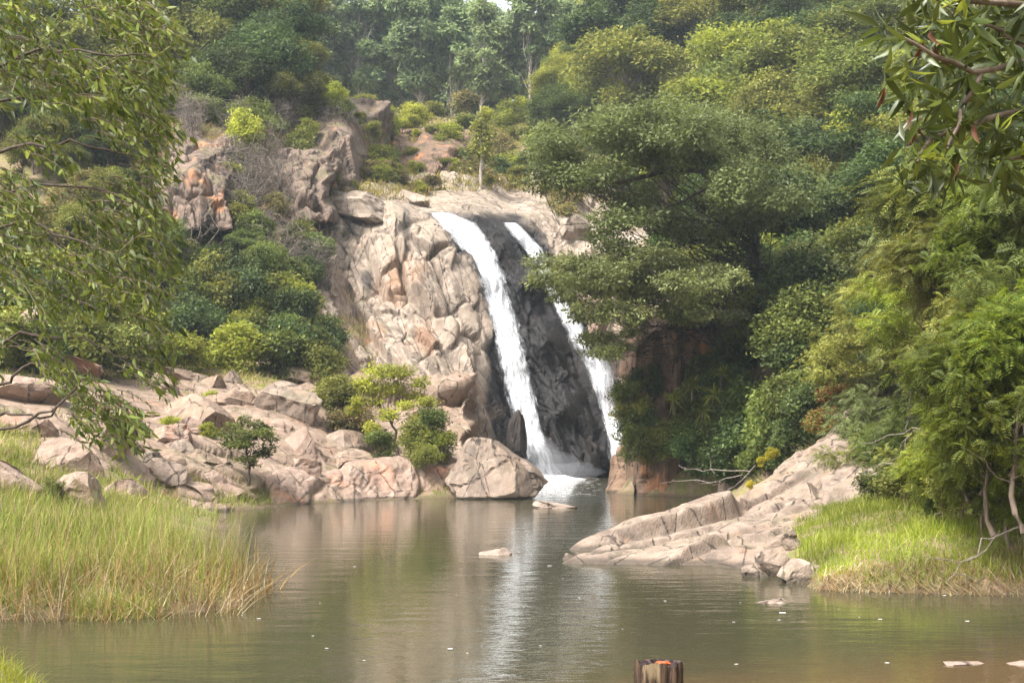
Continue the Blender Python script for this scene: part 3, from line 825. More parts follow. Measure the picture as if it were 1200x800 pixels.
# stones standing in the pool
for x0, y0, x1, y1, D_, sd, lab in (
    (624, 587, 678, 603, 55.5, 161, 'low pale flat stone in the water below the large pool boulder'),
    (560, 643, 600, 661, 34.5, 162, 'small pinkish stone alone in the middle of the pool'),
    (882, 702, 928, 713, 24.8, 163, 'flat stone just breaking the surface before the rock outcrop'),
    (1106, 776, 1166, 788, 18.3, 164, 'longer pale stone in the brown shallows at the near shore'),
    (1168, 775, 1222, 787, 18.3, 165, 'pale stone in the brown shallows cut by the right edge')):
    boulder(x0, y0 - 1, x1, y1, D_, M['rock_stone'], sd, lab, 0.55, 0, sub=4, group='stones in the pool', name='pool_stone', cat='stone')
for x0, y0, x1, y1, D_, sd, lab in ((884, 640, 926, 684, 29.6, 171, 'pale block where the outcrop meets the bank grass'), (912, 655, 952, 692, 28.2, 172, 'grey stone at the waterline beside the bank grass'), (896, 618, 940, 650, 31.5, 173, 'tan block higher up where the outcrop meets the grass'), (868, 662, 900, 684, 29.4, 174, 'small stone at the waterline below the pale block')):
    boulder(x0, y0, x1, y1, D_, M['rock_grey'], sd, lab, 0.8, 0.2, sub=4, name='shore_stone', cat='stone')
for x0, y0, x1, y1, D_, sd, lab, mt_ in ((-30, 535, 48, 592, 39, 175, 'pink boulder low at the left edge behind the reeds', K), (58, 552, 118, 596, 40, 176, 'tan boulder rising behind the reeds beside the leaning slab', R), (118, 560, 172, 602, 44, 177, 'pinkish block between reeds and jagged shore rocks', K)):
    boulder(x0, y0, x1, y1, D_, mt_, sd, lab, 0.8, 0.25, sub=4)
rr = np.random.default_rng(5)
for i in range(44):                                            # further slabs and blocks bedded in the left bank
    px, py = rr.uniform(5, 500), 448 + 118 * rr.random()
    if px < 110 and py > 545: continue
    a = hit(px, py, 40)
    if a is None or a[2] < 0.1: continue
    big = i < 24
    s = rr.uniform(26, 44) if big else rr.uniform(11, 20)
    mat_ = (R, K, R, M['rock_grey'])[i % 4]
    tone = ('brown', 'pinkish', 'brown', 'grey')[i % 4]
    boulder(px - s, py - s * rr.uniform(0.45, 0.75), px + s, py + s * 0.35, a[1] - 0.5, mat_, 200 + i % 17,
            '%s %s bedded among the rocks of the left bank' % (tone, 'broad slab' if big else 'small block'), 0.9, rr.uniform(-0.5, 0.6), sub=4 if big else 3, group='slabs and blocks of the left bank')

# rock outcrop on the right shore
OC = [(645, 662, 32, .0), (700, 666, 31.6, -.15), (780, 666, 31.5, -.15), (860, 674, 30.1, -.15), (930, 682, 28.8, -.05), (975, 692, 27.4, -0.1),
      (662, 646, 33.5, 0.1), (700, 630, 36, 0), (740, 620, 38, 0), (800, 606, 40.5, 0), (760, 642, 34, 0), (830, 632, 35, 0), (880, 604, 39, 0), (900, 640, 33, .3), (925, 640, 32, .45), (905, 655, 31, .25), (885, 620, 36, .2), (940, 650, 30.8, 0.25), (915, 668, 30.0, 0.1),
      (850, 590, 42, 0), (900, 556, 44, 0), (940, 525, 46, 0), (985, 487, 48, 0), (930, 575, 41, 0), (965, 560, 42, 0), (1000, 545, 41, 0), (960, 600, 37, .35), (930, 620, 35, .3), (1010, 590, 36, 0), (980, 640, 31.5, .1), (1040, 610, 33, 0), (1040, 530, 44, 0)]
oc = []
for px, py, D_, dz in OC:
    a = W(px, py, D_); oc.append((a[0], a[1], a[2] + dz))
oc += [(6.2, 47, -0.6), (4.5, 44.5, -0.6), (2.5, 41.0, -0.6), (8.5, 50, -0.4), (10.5, 52.5, 0.6), (0.6, 34.5, -0.7), (1.3, 37.5, -0.7), (13, 52, 2.8), (0.2, 31.5, -0.8), (2, 30.6, -0.9), (5, 28.2, -0.8), (6.6, 27, -0.6), (8.4, 26.6, -0.3), (9, 29, .3), (12, 34, 1.0)]
oc = np.array(oc); Oz = rbf(oc[:, :2], oc[:, 2])
ox, oy = np.linspace(-0.2, 13.5, 330), np.linspace(26.8, 53.5, 400)
X2, Y2 = np.meshgrid(ox, oy, indexing='ij')
Z2 = Oz(np.stack([X2.ravel(), Y2.ravel()], -1)).reshape(X2.shape)
P = np.stack([X2, Y2, Z2], -1); n = grid_normals(P); n *= np.sign(n[..., 2:3])
q = P.reshape(-1, 3)
ro = np.array([[0.8, 0.6, 0], [-0.6, 0.8, 0], [0, 0, 1]])
qr = q @ ro.T
d = blocky(qr, 2.8, 0.52, 91, (2.0, 0.7, 1.0), 0.35, 1.0, 0.10, soft=0.08) + blocky(qr, 1.1, 0.11, 92, (2.4, 0.6, 1), 0.8, 0.8, 0.12, soft=0.05) + 0.035 * fbm(q * 1.3, 4, 94)
d = d * sstep(-0.7, 0.1, Z2.ravel())
q2 = relax(q + n.reshape(-1, 3) * d[:, None], X2.shape, 2, 0.6)
tag(obj('rock_outcrop', mesh_np('rock_outcrop', q2, grid_faces(*X2.shape), False), M['rock_grey']), 'long fissured grey outcrop sloping down into the pool on the right shore', 'rock outcrop')

# ------------------------------------------------------------------ falling water
def fall(name, rows, label, seed, over=0.55, layers=5):
    """rows: (y, left px, right px, cover)"""
    rows = np.array(rows, float)
    vs, us = 150, 34
    y = np.linspace(rows[0, 0], rows[-1, 0], vs)
    L = np.interp(y, rows[:, 0], rows[:, 1]); Rr = np.interp(y, rows[:, 0], rows[:, 2]); C = np.interp(y, rows[:, 0], rows[:, 3])
    root = None
    for k in range(layers):
        u = np.linspace(0, 1, us)
        grow = (0.0, 1.0, 2.0, 3.5, 5.5)[k]
        PX = (L - grow)[:, None] * (1 - u) + (Rr + grow)[:, None] * u
        PY = np.repeat(y[:, None], us, 1)
        # follow the rock, but never move further back on the way down
        Dd = cliffD(PX, PY)
        ker = np.ones(9) / 9
        Dd = np.apply_along_axis(lambda c: np.convolve(np.pad(c, 4, 'edge'), ker, 'valid'), 0, Dd)
        Dd = np.apply_along_axis(lambda c: np.convolve(np.pad(c, 4, 'edge'), ker, 'valid'), 1, Dd)
        Dd = np.minimum.accumulate(Dd, axis=0)
        s = (y - y[0]) / (y[-1] - y[0])
        lay = over * (0.85 + s[:, None]) * (0.6 + 0.35 * k) * (0.35 + 0.65 * np.sin(np.pi * np.clip(u, 0.02, 0.98))[None])
        q = np.stack([PX.ravel() * 0.25, PY.ravel() * 0.03, np.full(PX.size, 7.3 * k + seed)], -1)
        q1 = np.stack([PX.ravel() * 0.09, PY.ravel() * 0.05, np.full(PX.size, 3.3 * k + seed)], -1)
        rel = (0.22 * fbm(q, 3, seed + k) + 0.22 * fbm(q1, 3, seed + k + 9)).reshape(PX.shape)
        P = W(PX, PY, Dd - 0.25 - lay - rel)
        m = mesh_np(name, P.reshape(-1, 3), grid_faces(vs, us), True)
        fattr(m, 'across', np.repeat(u[None], vs, 0).ravel()); fattr(m, 'along', np.repeat((y / 60)[:, None], us, 1).ravel())
        fattr(m, 'layer', np.full(vs * us, 4.1 * k + seed)); fattr(m, 'cover', np.repeat((C - 0.16 * k)[:, None], us, 1).ravel())
        if k == 0:
            root = tag(obj(name, m, M['falls']), label, 'waterfall')
        else:
            obj('water_veil', m, M['falls'], root)
    return root


fall('waterfall', [(249, 506, 526, .4), (255, 510, 540, .5), (262, 516, 556, .5), (276, 528, 568, .35), (300, 547, 583, .15), (323, 558, 593, .1), (369, 572, 606, .05), (415, 581, 618, .05), (461, 591, 628, .05), (508, 607, 638, .1), (540, 617, 650, .15), (562, 622, 662, .2)],
     'tall white main waterfall dropping diagonally past dark wet rock', 3)
fall('waterfall', [(261, 590, 604, .2), (275, 600, 620, .2), (290, 612, 635, .15), (313, 628, 645, .1), (341, 641, 657, .05), (378, 656, 681, .05), (424, 682, 720, .0), (471, 699, 726, .0), (508, 710, 733, .0), (560, 716, 740, .1)],
     'narrower white waterfall on the right half hidden by the leaning tree', 17)
# churned white foot of the falls
fr = np.random.default_rng(33)
mb = MB()
for i in range(420):
    px = fr.normal(645, 13); D_ = fr.uniform(87.5, 92)
    s = abs(fr.normal(0, 0.28)) + 0.08
    a = W(px, HOR + CAM_H * FPX / D_, D_)
    V = ICO[3][0][:] if False else None
    th = fr.uniform(0, 6.28)
    k = 7
    ang = th + np.arange(k) * 2 * np.pi / k
    rad = s * fr.uniform(0.6, 1.3, k)
    ring = np.stack([a[0] + rad * 1.6 * np.cos(ang), a[1] + rad * np.sin(ang), np.full(k, 0.01)], -1)
    top = np.stack([a[0] + rad * 0.7 * np.cos(ang), a[1] + rad * 0.5 * np.sin(ang), 0.02 + s * fr.uniform(0.05, 0.5, k) * np.exp(-abs(px - 645) / 18)], -1)
    VV = np.concatenate([ring, top])
    F = [[j, (j + 1) % k, k + (j + 1) % k, k + j] for j in range(k)] + [[k, k + 1, k + 2, k + 3], [k, k + 3, k + 4, k + 5], [k, k + 5, k + 6, k + 6]]
    mb.add(VV, F[:-1])
tag(obj('foam', mb.mesh('foam'), M['foam']), kind='stuff')
# small flecks drifting on the pool
mb = MB()
for i in range(520):
    D_ = 91 - 26 * fr.random() ** 2.2; px = fr.normal(655, 26)
    a = W(px, HOR + CAM_H * FPX / D_, D_); s = fr.uniform(0.03, 0.11)
    ang = np.arange(5) * 1.2566 + fr.uniform(0, 3); rad = s * fr.uniform(0.5, 1.2, 5)
    V = np.stack([a[0] + rad * 2.2 * np.cos(ang), a[1] + rad * np.sin(ang), np.full(5, 0.014)], -1)
    mb.add(V, [[0, 1, 2, 3], [0, 3, 4, 4]][:1])
for i in range(46):
    D_ = 1 / fr.uniform(1 / 62, 1 / 18); px = fr.uniform(280, 1150)
    a = W(px, HOR + CAM_H * FPX / D_, D_)
    s = fr.uniform(0.008, 0.028) * (1.6 if i % 9 == 0 else 1)
    k = 4; ang = np.arange(k) * 1.571 + fr.uniform(0, 3)
    mb.add(np.stack([a[0] + s * 1.7 * np.cos(ang), a[1] + s * np.sin(ang), np.full(k, 0.012)], -1), [[0, 1, 2, 3]])
tag(obj('foam_flecks', mb.mesh('foam_flecks'), M['foam']), kind='stuff')

# ------------------------------------------------------------------ foliage builders


def leaves(base, axis, nrm, L, Wd, fold=0.18, droop=0.0):
    """one folded diamond per leaf -> (verts, quads)"""
    axis = unit(axis); side = unit(np.cross(axis, nrm)); up = np.cross(side, axis)
    L = np.asarray(L)[:, None]; Wd = np.asarray(Wd)[:, None]
    dz = np.array([0, 0, -1.0]) * droop * L
    mid = base + axis * L * 0.45 + up * fold * Wd
    V = np.stack([base, mid + side * Wd * 0.5, base + axis * L + dz, mid - side * Wd * 0.5], 1)
    F = np.arange(len(base) * 4).reshape(-1, 4)
    return V.reshape(-1, 3), F


def fronds(base, axis, nrm, L, pairs=7, r=None):
    """feathery compound leaves: pairs of small leaflets along a bending stalk"""
    axis = unit(axis); side = unit(np.cross(axis, nrm))
    B, A, N_, LL = [], [], [], []
    for k in range(pairs):
        t = (k + 0.6) / pairs
        p = base + axis * (L * t)[:, None] + np.array([0, 0, -1.0]) * (0.30 * L * t * t)[:, None]
        for sg in (-1, 1):
            B.append(p); A.append(side * sg * 0.85 + axis * 0.5); N_.append(nrm)
            LL.append(L * 0.34 * math.sin(math.pi * (0.18 + 0.72 * t)))
    B = np.concatenate(B); A = np.concatenate(A); N_ = np.concatenate(N_); LL = np.concatenate(LL)
    return leaves(B, A, N_, LL, LL * 0.36, 0.1)


def cluster_leaves(r, c, rad, n, leaf, flat=0.7, up=0.7, kind='leaf', aspect=0.5, droop=0.15, shell=0.45):
    """n leaves filling a flattened ball at c"""
    d = unit(r.normal(size=(n, 3)))
    rr_ = r.random(n) ** shell
    off = d * rr_[:, None] * np.asarray(rad) * np.array([1, 1, flat])
    # ragged outline
    off *= (1 + 0.55 * vnoise(d * 2.3 + np.asarray(c) * 0.7, 5))[:, None]
    base = c + off
    nrm = unit(d * 0.6 + np.array([0, 0, up]) + 0.55 * r.normal(size=(n, 3)))
    ax = unit(np.cross(nrm, r.normal(size=(n, 3))) + 0.6 * d + np.array([0, 0, -droop]))
    L = leaf * r.uniform(0.65, 1.35, n)
    if kind == 'frond':
        return fronds(base, ax, nrm, L)
    return leaves(base, ax, nrm, L, L * aspect)


def bend(a, b, sag=0.0, wob=0.0, n=6, r=None):
    t = np.linspace(0, 1, n)[:, None]
    p = a * (1 - t) + b * t
    p[:, 2] += sag * np.sin(np.pi * t[:, 0])
    if wob and r is not None: p[1:-1] += r.normal(size=(n - 2, 3)) * wob
    return p


def build_tree(r, trunk, clusters, leaf, n_leaf, tr0, flat=0.7, kind='leaf', aspect=0.5, up=0.7, limb_start=0.35, twig=True, shell=0.45, droop=0.15, limb=1.0):
    """trunk: polyline; clusters: (x,y,z,radius). Returns wood MB, leaf verts, leaf faces"""
    mb = MB(); trunk = np.asarray(trunk, float)
    n = len(trunk)
    rad = tr0 * np.linspace(1.0, 0.35, n); rad[0] *= 1.25
    mb.tube(trunk, rad, 8)
    seg = np.linspace(0, 1, n)
    VV, FF, nn = [], [], 0
    rbar = np.mean([c[3] for c in clusters])
    for c in clusters:
        ctr = np.array(c[:3], float); cr = c[3]
        h = np.clip((ctr[2] - trunk[0, 2]) / (trunk[-1, 2] - trunk[0, 2] + 1e-6), 0, 1)
        t = np.clip(h * r.uniform(0.55, 0.8), limb_start, 0.97)
        a = np.array([np.interp(t, seg, trunk[:, k]) for k in range(3)])
        L = np.linalg.norm(ctr - a)
        pts = bend(a, ctr, -0.06 * L, 0.05 * L, 6, r)
        r0 = limb * tr0 * (0.32 + 0.1 * r.random()) * (1 - 0.5 * t)
        mb.tube(pts, np.linspace(r0, r0 * 0.3, 6), 5)
        if twig:
            for _ in range(4):
                e = ctr + unit(r.normal(size=3)) * cr * np.array([.85, .85, .85 * flat])
                mb.tube(bend(pts[4], e, 0, 0.04 * cr, 4, r), np.linspace(r0 * 0.32, r0 * 0.1, 4), 4)
        k = int(n_leaf * (cr / rbar) ** 2)
        V, F = cluster_leaves(r, ctr, cr, k, leaf, flat, up, kind, aspect, droop, shell)
        VV.append(V); FF.append(F + nn); nn += len(V)
    return mb, np.concatenate(VV), np.concatenate(FF)


def crown_clusters(r, n, R, zc, hz, rc, shape='dome'):
    out = []
    for i in range(n):
        d = unit(r.normal(size=3))
        if shape == 'dome': d[2] = abs(d[2]) * (1 if r.random() < 0.75 else -1)
        k = r.random() ** 0.35
        if shape == 'flat':
            k = r.random() ** 0.5
        out.append((d[0] * R * k, d[1] * R * k, zc + d[2] * hz * k, rc * r.uniform(0.42, 1.35)))
    return out


PROTO = {}


def proto(name, seed, Hh, R, zc, hz, ncl, rc, leaf, nl, tr0=0.16, shape='dome', **kw):
    r = np.random.default_rng(seed)
    n = 8
    tz_ = np.linspace(0, zc + hz * 0.4, n)
    w = np.cumsum(r.normal(size=(n, 2)) * 0.05 * R, axis=0); w[0] = 0
    trunk = np.stack([w[:, 0], w[:, 1], tz_ - 0.25], -1)
    cl = crown_clusters(r, ncl, R, zc, hz, rc, shape)
    mb, V, F = build_tree(r, trunk, cl, leaf, nl, tr0, **kw)
    PROTO[name] = (mb.mesh(name + '_trunk'), mesh_np(name + '_crown', V, F), Hh)


# broad forest trees (about 8 m), crown radius about 3.2 m
for i in range(4):
    proto('broad%d' % i, 300 + i, 8.0, 2.9, 5.2, 2.6, 40, 1.05, 0.24, 380, 0.18, 'dome', flat=0.75)
for i in range(2):          # layered, spreading
    proto('layer%d' % i, 310 + i, 8.0, 3.4, 5.6, 1.8, 26, 1.25, 0.22, 430, 0.18, 'flat', flat=0.38, up=1.2)
for i in range(2):          # feathery acacia-like
    proto('feather%d' % i, 320 + i, 6.0, 2.6, 3.8, 1.9, 26, 1.0, 0.55, 85, 0.12, 'dome', flat=0.5, kind='frond', up=1.1)
for i in range(3):          # shrubs about 2 m
    proto('shrub%d' % i, 330 + i, 2.2, 0.95, 1.0, 0.85, 24, 0.46, 0.15, 160, 0.045, 'dome', flat=0.8, limb_start=0.05)
for i in range(2):          # young slender tree
    proto('sapling%d' % i, 340 + i, 4.5, 1.05, 2.5, 1.9, 30, 0.42, 0.16, 130, 0.06, 'dome', flat=0.6, limb_start=0.2)
# tall gum trees: long pale bole, clumped crown
for i in range(4):
    r = np.random.default_rng(350 + i)
    Hh = 24.0
    trunk = np.stack([np.cumsum(r.normal(size=9) * 0.12), np.cumsum(r.normal(size=9) * 0.12), np.linspace(-1, Hh * 0.88, 9)], -1)
    cl = []
    for k in range(32):
        z = Hh * r.uniform(0.42 if i % 2 else 0.52, 1.0)
        w_ = (0.5 + 2.9 * math.sin(math.pi * min(1, (1.04 - z / Hh) / 0.62)) ** 0.8) * r.uniform(0.3, 1.0)
        a = r.uniform(0, 6.28)
        cl.append((trunk[-1, 0] * 0.7 + w_ * math.cos(a), trunk[-1, 1] * 0.7 + w_ * math.sin(a), z, r.uniform(0.9, 1.7)))
    mb, V, F = build_tree(r, trunk, cl, 0.62, 260, 0.22, flat=0.6, up=0.8, twig=False, limb_start=0.4)
    PROTO['gum%d' % i] = (mb.mesh('gum%d_trunk' % i), mesh_np('gum%d_crown' % i, V, F), Hh)
# bare twiggy scrub
for i in range(3):
    r = np.random.default_rng(370 + i)
    mb = MB()
    for k in range(16):
        a = r.uniform(0, 6.28); h = r.uniform(1.2, 2.4); s = r.uniform(0.4, 1.3)
        p0 = np.array([r.normal() * 0.2, r.normal() * 0.2, -0.1]); p1 = np.array([s * math.cos(a), s * math.sin(a), h])
        pts = bend(p0, p1, 0.1, 0.10, 7, r); mb.tube(pts, np.linspace(0.03, 0.010, 7), 4)
        for j in range(7):
            q_ = pts[r.integers(2, 7)]; e = q_ + r.normal(size=3) * np.array([.5, .5, .35]) + np.array([0, 0, .15])
            mb.tube(bend(q_, e, 0, 0.06, 5, r), np.linspace(0.013, 0.005, 5), 3)
    V, F = [], []; nn = 0
    PROTO['bare%d' % i] = (mb.mesh('bare%d_wood' % i), None, 2.2)


def plant(pname, name, loc, sc, mat, label, cat='tree', group=None, bark='bark_brown', rz=None, tilt=(0, 0)):
    tm, cm_, Hh = PROTO[pname]
    if rz is None: rz = random.uniform(0, 6.28)
    o = empty(name, loc, rz, sc, label, cat, group)
    o.rotation_euler = (tilt[0], tilt[1], rz)
    if cm_ is None:
        obj('branch', tm, M[bark], o)
    else:
        obj('trunk' if cat == 'tree' else 'stem', tm, M[bark], o)
        obj('crown' if cat == 'tree' else 'foliage', cm_, M[mat], o)
    return o


def at_ground(px, D):
    x = (px - 600) * D / FPX
    return np.array([x, D, float(Hd(x, D)[0])])


# ------------------------------------------------------------------ far gum forest on the hill
fr = np.random.default_rng(44)
cnt = 0
for row in range(30):
    D_ = 178 + row * 6.3
    half = 0.5 * 430 * D_ / FPX
    cxm = (535 - 600) * D_ / FPX
    sp = 5.6 + row * 0.10
    for x in np.arange(cxm - half, cxm + half, sp):
        x2 = x + fr.normal() * 1.8; y2 = D_ + fr.normal() * 2.0
        if fr.random() < 0.22: continue
        pxx = x2 / y2 * FPX + 600
        if D_ > 285 and 478 < pxx < 668: continue
        z = float(Hd(x2, y2)[0])
        plant('gum%d' % fr.integers(4), 'gum_tree', (x2, y2, z - 0.3), fr.uniform(0.75, 1.08), 'leaf_gum',
              ('tall pale trunked gum tree in the front rows just above the ridge' if D_ < 205 else 'hazy gum tree on the middle slope of the far hill' if D_ < 275 else 'hazy gum tree near the skyline of the far hill'), 'tree', 'gum trees on the far hill', 'bark_pale')
        cnt += 1
print('gums', cnt)

# ------------------------------------------------------------------ forest on the right slope
RD = rbf(np.array([(a[0], a[1]) for a in RF]), np.array([a[2] for a in RF], float))
fr = np.random.default_rng(55)
mats_hi = ['leaf_olive', 'leaf_bright', 'leaf_dark', 'leaf_mid', 'leaf_olive']
mats_lo = ['leaf_mid', 'leaf_dark', 'leaf_grey', 'leaf_mid', 'leaf_dark', 'leaf_olive']
words = {'leaf_olive': 'olive green', 'leaf_mid': 'mid green', 'leaf_bright': 'yellowish green', 'leaf_dark': 'dark green', 'leaf_grey': 'grey green', 'leaf_fern': 'bright green feathery'}
nright = 0
for row, py in enumerate(np.arange(-30, 500, 42)):
    for px in np.arange(690 + (row % 2) * 28, 1420, 56):
        x, y = px + fr.normal() * 14, py + fr.normal() * 11
        if y < 240 and x < 715: continue
        if y > 200 and x < 800: continue
        if y > 330 and x < 870: continue
        if y > 400 and x < 900: continue
        D_ = float(RD(np.array([[x, y]]))[0])
        if y > 440 and x < 1000: continue
        c = W(x, y, D_)
        g = float(Hd(c[0], c[1])[0])
        rpx = fr.uniform(40, 80)
        sc = rpx * D_ / FPX / 3.2
        lift = 5.2 * sc
        m = (mats_hi if y < 170 else mats_lo)[fr.integers(5 if y < 170 else 6)]
        near = D_ < 58
        p = ('feather%d' % fr.integers(2) if near and fr.random() < 0.6 else 'layer%d' % fr.integers(2) if fr.random() < 0.28 else 'broad%d' % fr.integers(4))
        if p.startswith('feather'): sc *= 1.25; lift = 3.8 * sc; m = ['leaf_mid', 'leaf_grey', 'leaf_olive', 'leaf_fern'][fr.integers(4)]
        zone = 'high on the right slope' if y < 120 else 'halfway up the right slope' if y < 300 else 'low on the right slope above the outcrop'
        kind_w = 'feathery' if p.startswith('feather') else 'layered' if p.startswith('layer') else 'dense rounded'
        plant(p, 'forest_tree', (c[0], c[1], g - 0.1), (sc, sc, float(np.clip((c[2] - g) / (lift / sc), 0.85 * sc, 1.5 * sc))), m,
              '%s %s tree %s' % (kind_w, words[m], zone), 'tree', 'trees on the right slope', 'bark_brown' if fr.random() < 0.6 else 'bark_grey')
        nright += 1
print('right forest', nright)


def custom_tree(name, base, top, cl_px, leaf, nl, mat, label, bark='bark_dark', tr0=0.2, seed=1, flat=0.5, kind='leaf', up=1.0, cat='tree', group=None, aspect=0.5, extra=None, limb_start=0.3, droop=0.15, shell=0.45, limb=1.0):
    """a tree whose foliage masses are given as (px, py, D, radius m)"""
    r = np.random.default_rng(seed)
    base = np.asarray(base, float); top = np.asarray(top, float)
    trunk = bend(base, top, 0, (0.006 if name == 'slender_tree' else 0.03) * np.linalg.norm(top - base), 8, r)
    cl = [(*W(a, b, c_), d_) for a, b, c_, d_ in cl_px]
    mb, V, F = build_tree(r, trunk, cl, leaf, nl, tr0, flat, kind, aspect, up, limb_start, True, shell, droop, limb)
    if extra:
        for pts, r0 in extra: mb.tube(np.array([W(*a) for a in pts]), np.linspace(r0, r0 * 0.35, len(pts)), 7)
    o = empty(name, base, 0, 1.0, label, cat, group)
    obj('trunk' if cat == 'tree' else 'stem', mb.mesh(name + '_wood', True, base), M[bark], o)
    obj('crown' if cat == 'tree' else 'foliage', mesh_np(name + '_leaves', V - base, F), M[mat], o)
    return o


# the tree that leans out over the falls
r = np.random.default_rng(66)
cl = []
for (x0, x1, y0, y1, n_, rad) in ((630, 720, 160, 215, 16, 1.15), (700, 860, 125, 190, 30, 1.35), (640, 760, 205, 245, 9, 0.7), (840, 930, 150, 260, 14, 1.4), (700, 860, 235, 290, 14, 1.0)):
    for _ in range(n_):
        cl.append((r.uniform(x0, x1), r.uniform(y0, y1), r.uniform(59, 67), rad * r.uniform(0.7, 1.2)))
custom_tree('leaning_tree', at_ground(885, 70), W(872, 190, 66), cl, 0.19, 620, 'leaf_grey', 'large spreading tree leaning from the right bank towards the waterfall with a long bare limb', tr0=0.32, seed=67, flat=0.5, up=1.1, limb=0.4,
            extra=[(((868, 250, 66.5), (850, 208, 65), (820, 200, 63.5), (785, 198, 62), (760, 206, 61.5), (725, 214, 61), (690, 210, 60.5), (660, 213, 60)), 0.17),
                   (((850, 212, 65), (825, 222, 64), (800, 236, 63), (772, 246, 62), (740, 252, 61)), 0.08)])
cl = []
for (x0, x1, y0, y1, n_, rad) in ((622, 720, 305, 345, 20, 0.9), (700, 830, 300, 370, 28, 1.05), (690, 750, 370, 415, 9, 0.7), (800, 870, 320, 370, 12, 0.95), (650, 700, 345, 375, 6, 0.55)):
    for _ in range(n_):
        cl.append((r.uniform(x0, x1), r.uniform(y0, y1), r.uniform(58, 66), rad * r.uniform(0.7, 1.2)))
custom_tree('leaning_tree', at_ground(850, 71), W(840, 300, 67), cl, 0.17, 560, 'leaf_grey', 'grey green feathery tree hanging over the second waterfall below the bare limb', tr0=0.22, seed=68, flat=0.42, up=1.2, limb=0.4)
# yellowish tree seen below the bare limb, dark trees behind
plant('broad1', 'forest_tree', W(790, 285, 76), 0.85, 'leaf_bright', 'sunlit yellow green tree showing beneath the long bare limb', 'tree')
plant('broad2', 'forest_tree', W(870, 345, 74), 0.9, 'leaf_dark', 'very dark tree right of the long bare limb', 'tree')
plant('broad0', 'forest_tree', W(820, 395, 74), 0.8, 'leaf_dark', 'dark tree above the rusty cliff on the right', 'tree')
plant('broad3', 'forest_tree', W(900, 440, 70), 0.9, 'leaf_dark', 'dark tree behind the palm like rosettes', 'tree')
plant('broad2', 'forest_tree', W(950, 470, 64), 0.8, 'leaf_dark', 'dark tree behind the top of the rock outcrop', 'tree')

# undergrowth around the right cliff and above the outcrop
fr = np.random.default_rng(77)
for i, (px, py, D_, sc, m) in enumerate([(735, 470, 66, 1.0, 'leaf_mid'), (748, 500, 65.2, 0.9, 'leaf_dark'), (738, 520, 65, 0.8, 'leaf_mid'), (765, 520, 64.8, 0.9, 'leaf_olive'), (755, 445, 67, 0.8, 'leaf_dark'),
        (820, 530, 63.5, 1.1, 'leaf_dark'), (845, 500, 63.5, 1.2, 'leaf_mid'), (850, 545, 61, 1.0, 'leaf_dark'), (875, 520, 60, 1.2, 'leaf_dark'), (890, 550, 57, 0.9, 'leaf_mid'), (860, 460, 65, 1.3, 'leaf_dark'), (905, 500, 58, 1.3, 'leaf_mid'), (925, 520, 54, 1.0, 'leaf_dark'), (930, 470, 56, 1.2, 'leaf_mid'), (960, 480, 53, 1.1, 'leaf_dark'), (940, 440, 58, 1.5, 'leaf_dark'), (975, 445, 54, 1.4, 'leaf_mid'), (880, 480, 62, 1.3, 'leaf_mid'), (740, 420, 69, 0.9, 'leaf_mid'), (835, 440, 67.5, 1.2, 'leaf_mid'), (815, 470, 66, 0.9, 'leaf_olive'), (840, 490, 64.5, 1.1, 'leaf_mid'), (805, 510, 65, 0.9, 'leaf_mid'), (775, 515, 65, 0.8, 'leaf_olive'), (830, 400, 69.5, 1.2, 'leaf_olive'), (865, 420, 67, 1.3, 'leaf_mid'), (745, 490, 65.4, 0.9, 'leaf_olive'), (985, 475, 50, 0.8, 'leaf_rusty'), (965, 497, 49.5, 0.6, 'leaf_rusty')]):
    a = W(px, py, D_); a[2] -= 1.0 * sc
    plant('shrub%d' % (i % 3), 'shrub', a, sc, m, ('reddish tinted shrub at the top of the rock outcrop' if m == 'leaf_rusty' else words[m] + ' shrub clinging round the rusty cliff right of the pool'), 'shrub', 'shrubs round the right cliff' if m != 'leaf_rusty' else 'reddish shrubs on the outcrop')
# nearer scrub above the right grass bank
for i, (px, py, D_, sc, m, p) in enumerate([(1010, 545, 42, 1.0, 'leaf_olive', 'feather0'), (1050, 530, 40, 1.1, 'leaf_mid', 'feather1'), (1090, 545, 38, 1.0, 'leaf_olive', 'feather0'), (1130, 560, 36, 0.9, 'leaf_mid', 'feather1'), (1170, 565, 34, 0.9, 'leaf_olive', 'feather0'), (1020, 500, 46, 1.3, 'leaf_grey', 'feather1'), (1080, 490, 44, 1.3, 'leaf_mid', 'feather0'), (1140, 500, 40, 1.2, 'leaf_mid', 'feather1'), (1200, 510, 36, 1.2, 'leaf_olive', 'feather0'), (1210, 560, 32, 0.9, 'leaf_mid', 'feather1'), (1050, 450, 48, 1.4, 'leaf_grey', 'feather0'), (1120, 440, 44, 1.4, 'leaf_mid', 'feather1'), (1190, 440, 40, 1.3, 'leaf_olive', 'feather0')]):
    s = sc * 0.42
    a = W(px, py, D_); a[2] -= 3.8 * s
    plant(p, 'feathery_shrub', a, s, m, '%s shrub in the thicket above the right grass bank' % words[m], 'shrub', 'feathery shrubs above the right bank')
for i, (px, py, D_, sc) in enumerate([(1150, 455, 27, 0.5), (1185, 430, 26, 0.5), (1200, 490, 25.5, 0.5), (1165, 520, 26.5, 0.42), (1135, 490, 28, 0.4), (1215, 400, 26, 0.5), (1150, 560, 28.5, 0.36), (1185, 555, 27.5, 0.36), (1210, 575, 27, 0.34), (1110, 555, 30.5, 0.34), (1205, 530, 26.5, 0.42)]):
    a = W(px, py, D_); a[2] -= 3.8 * sc
    plant('feather%d' % (i % 2), 'feathery_tree', a, sc, 'leaf_fern', 'vivid feathery young tree at the right edge above the grass', 'tree', 'vivid feathery trees at the right edge')
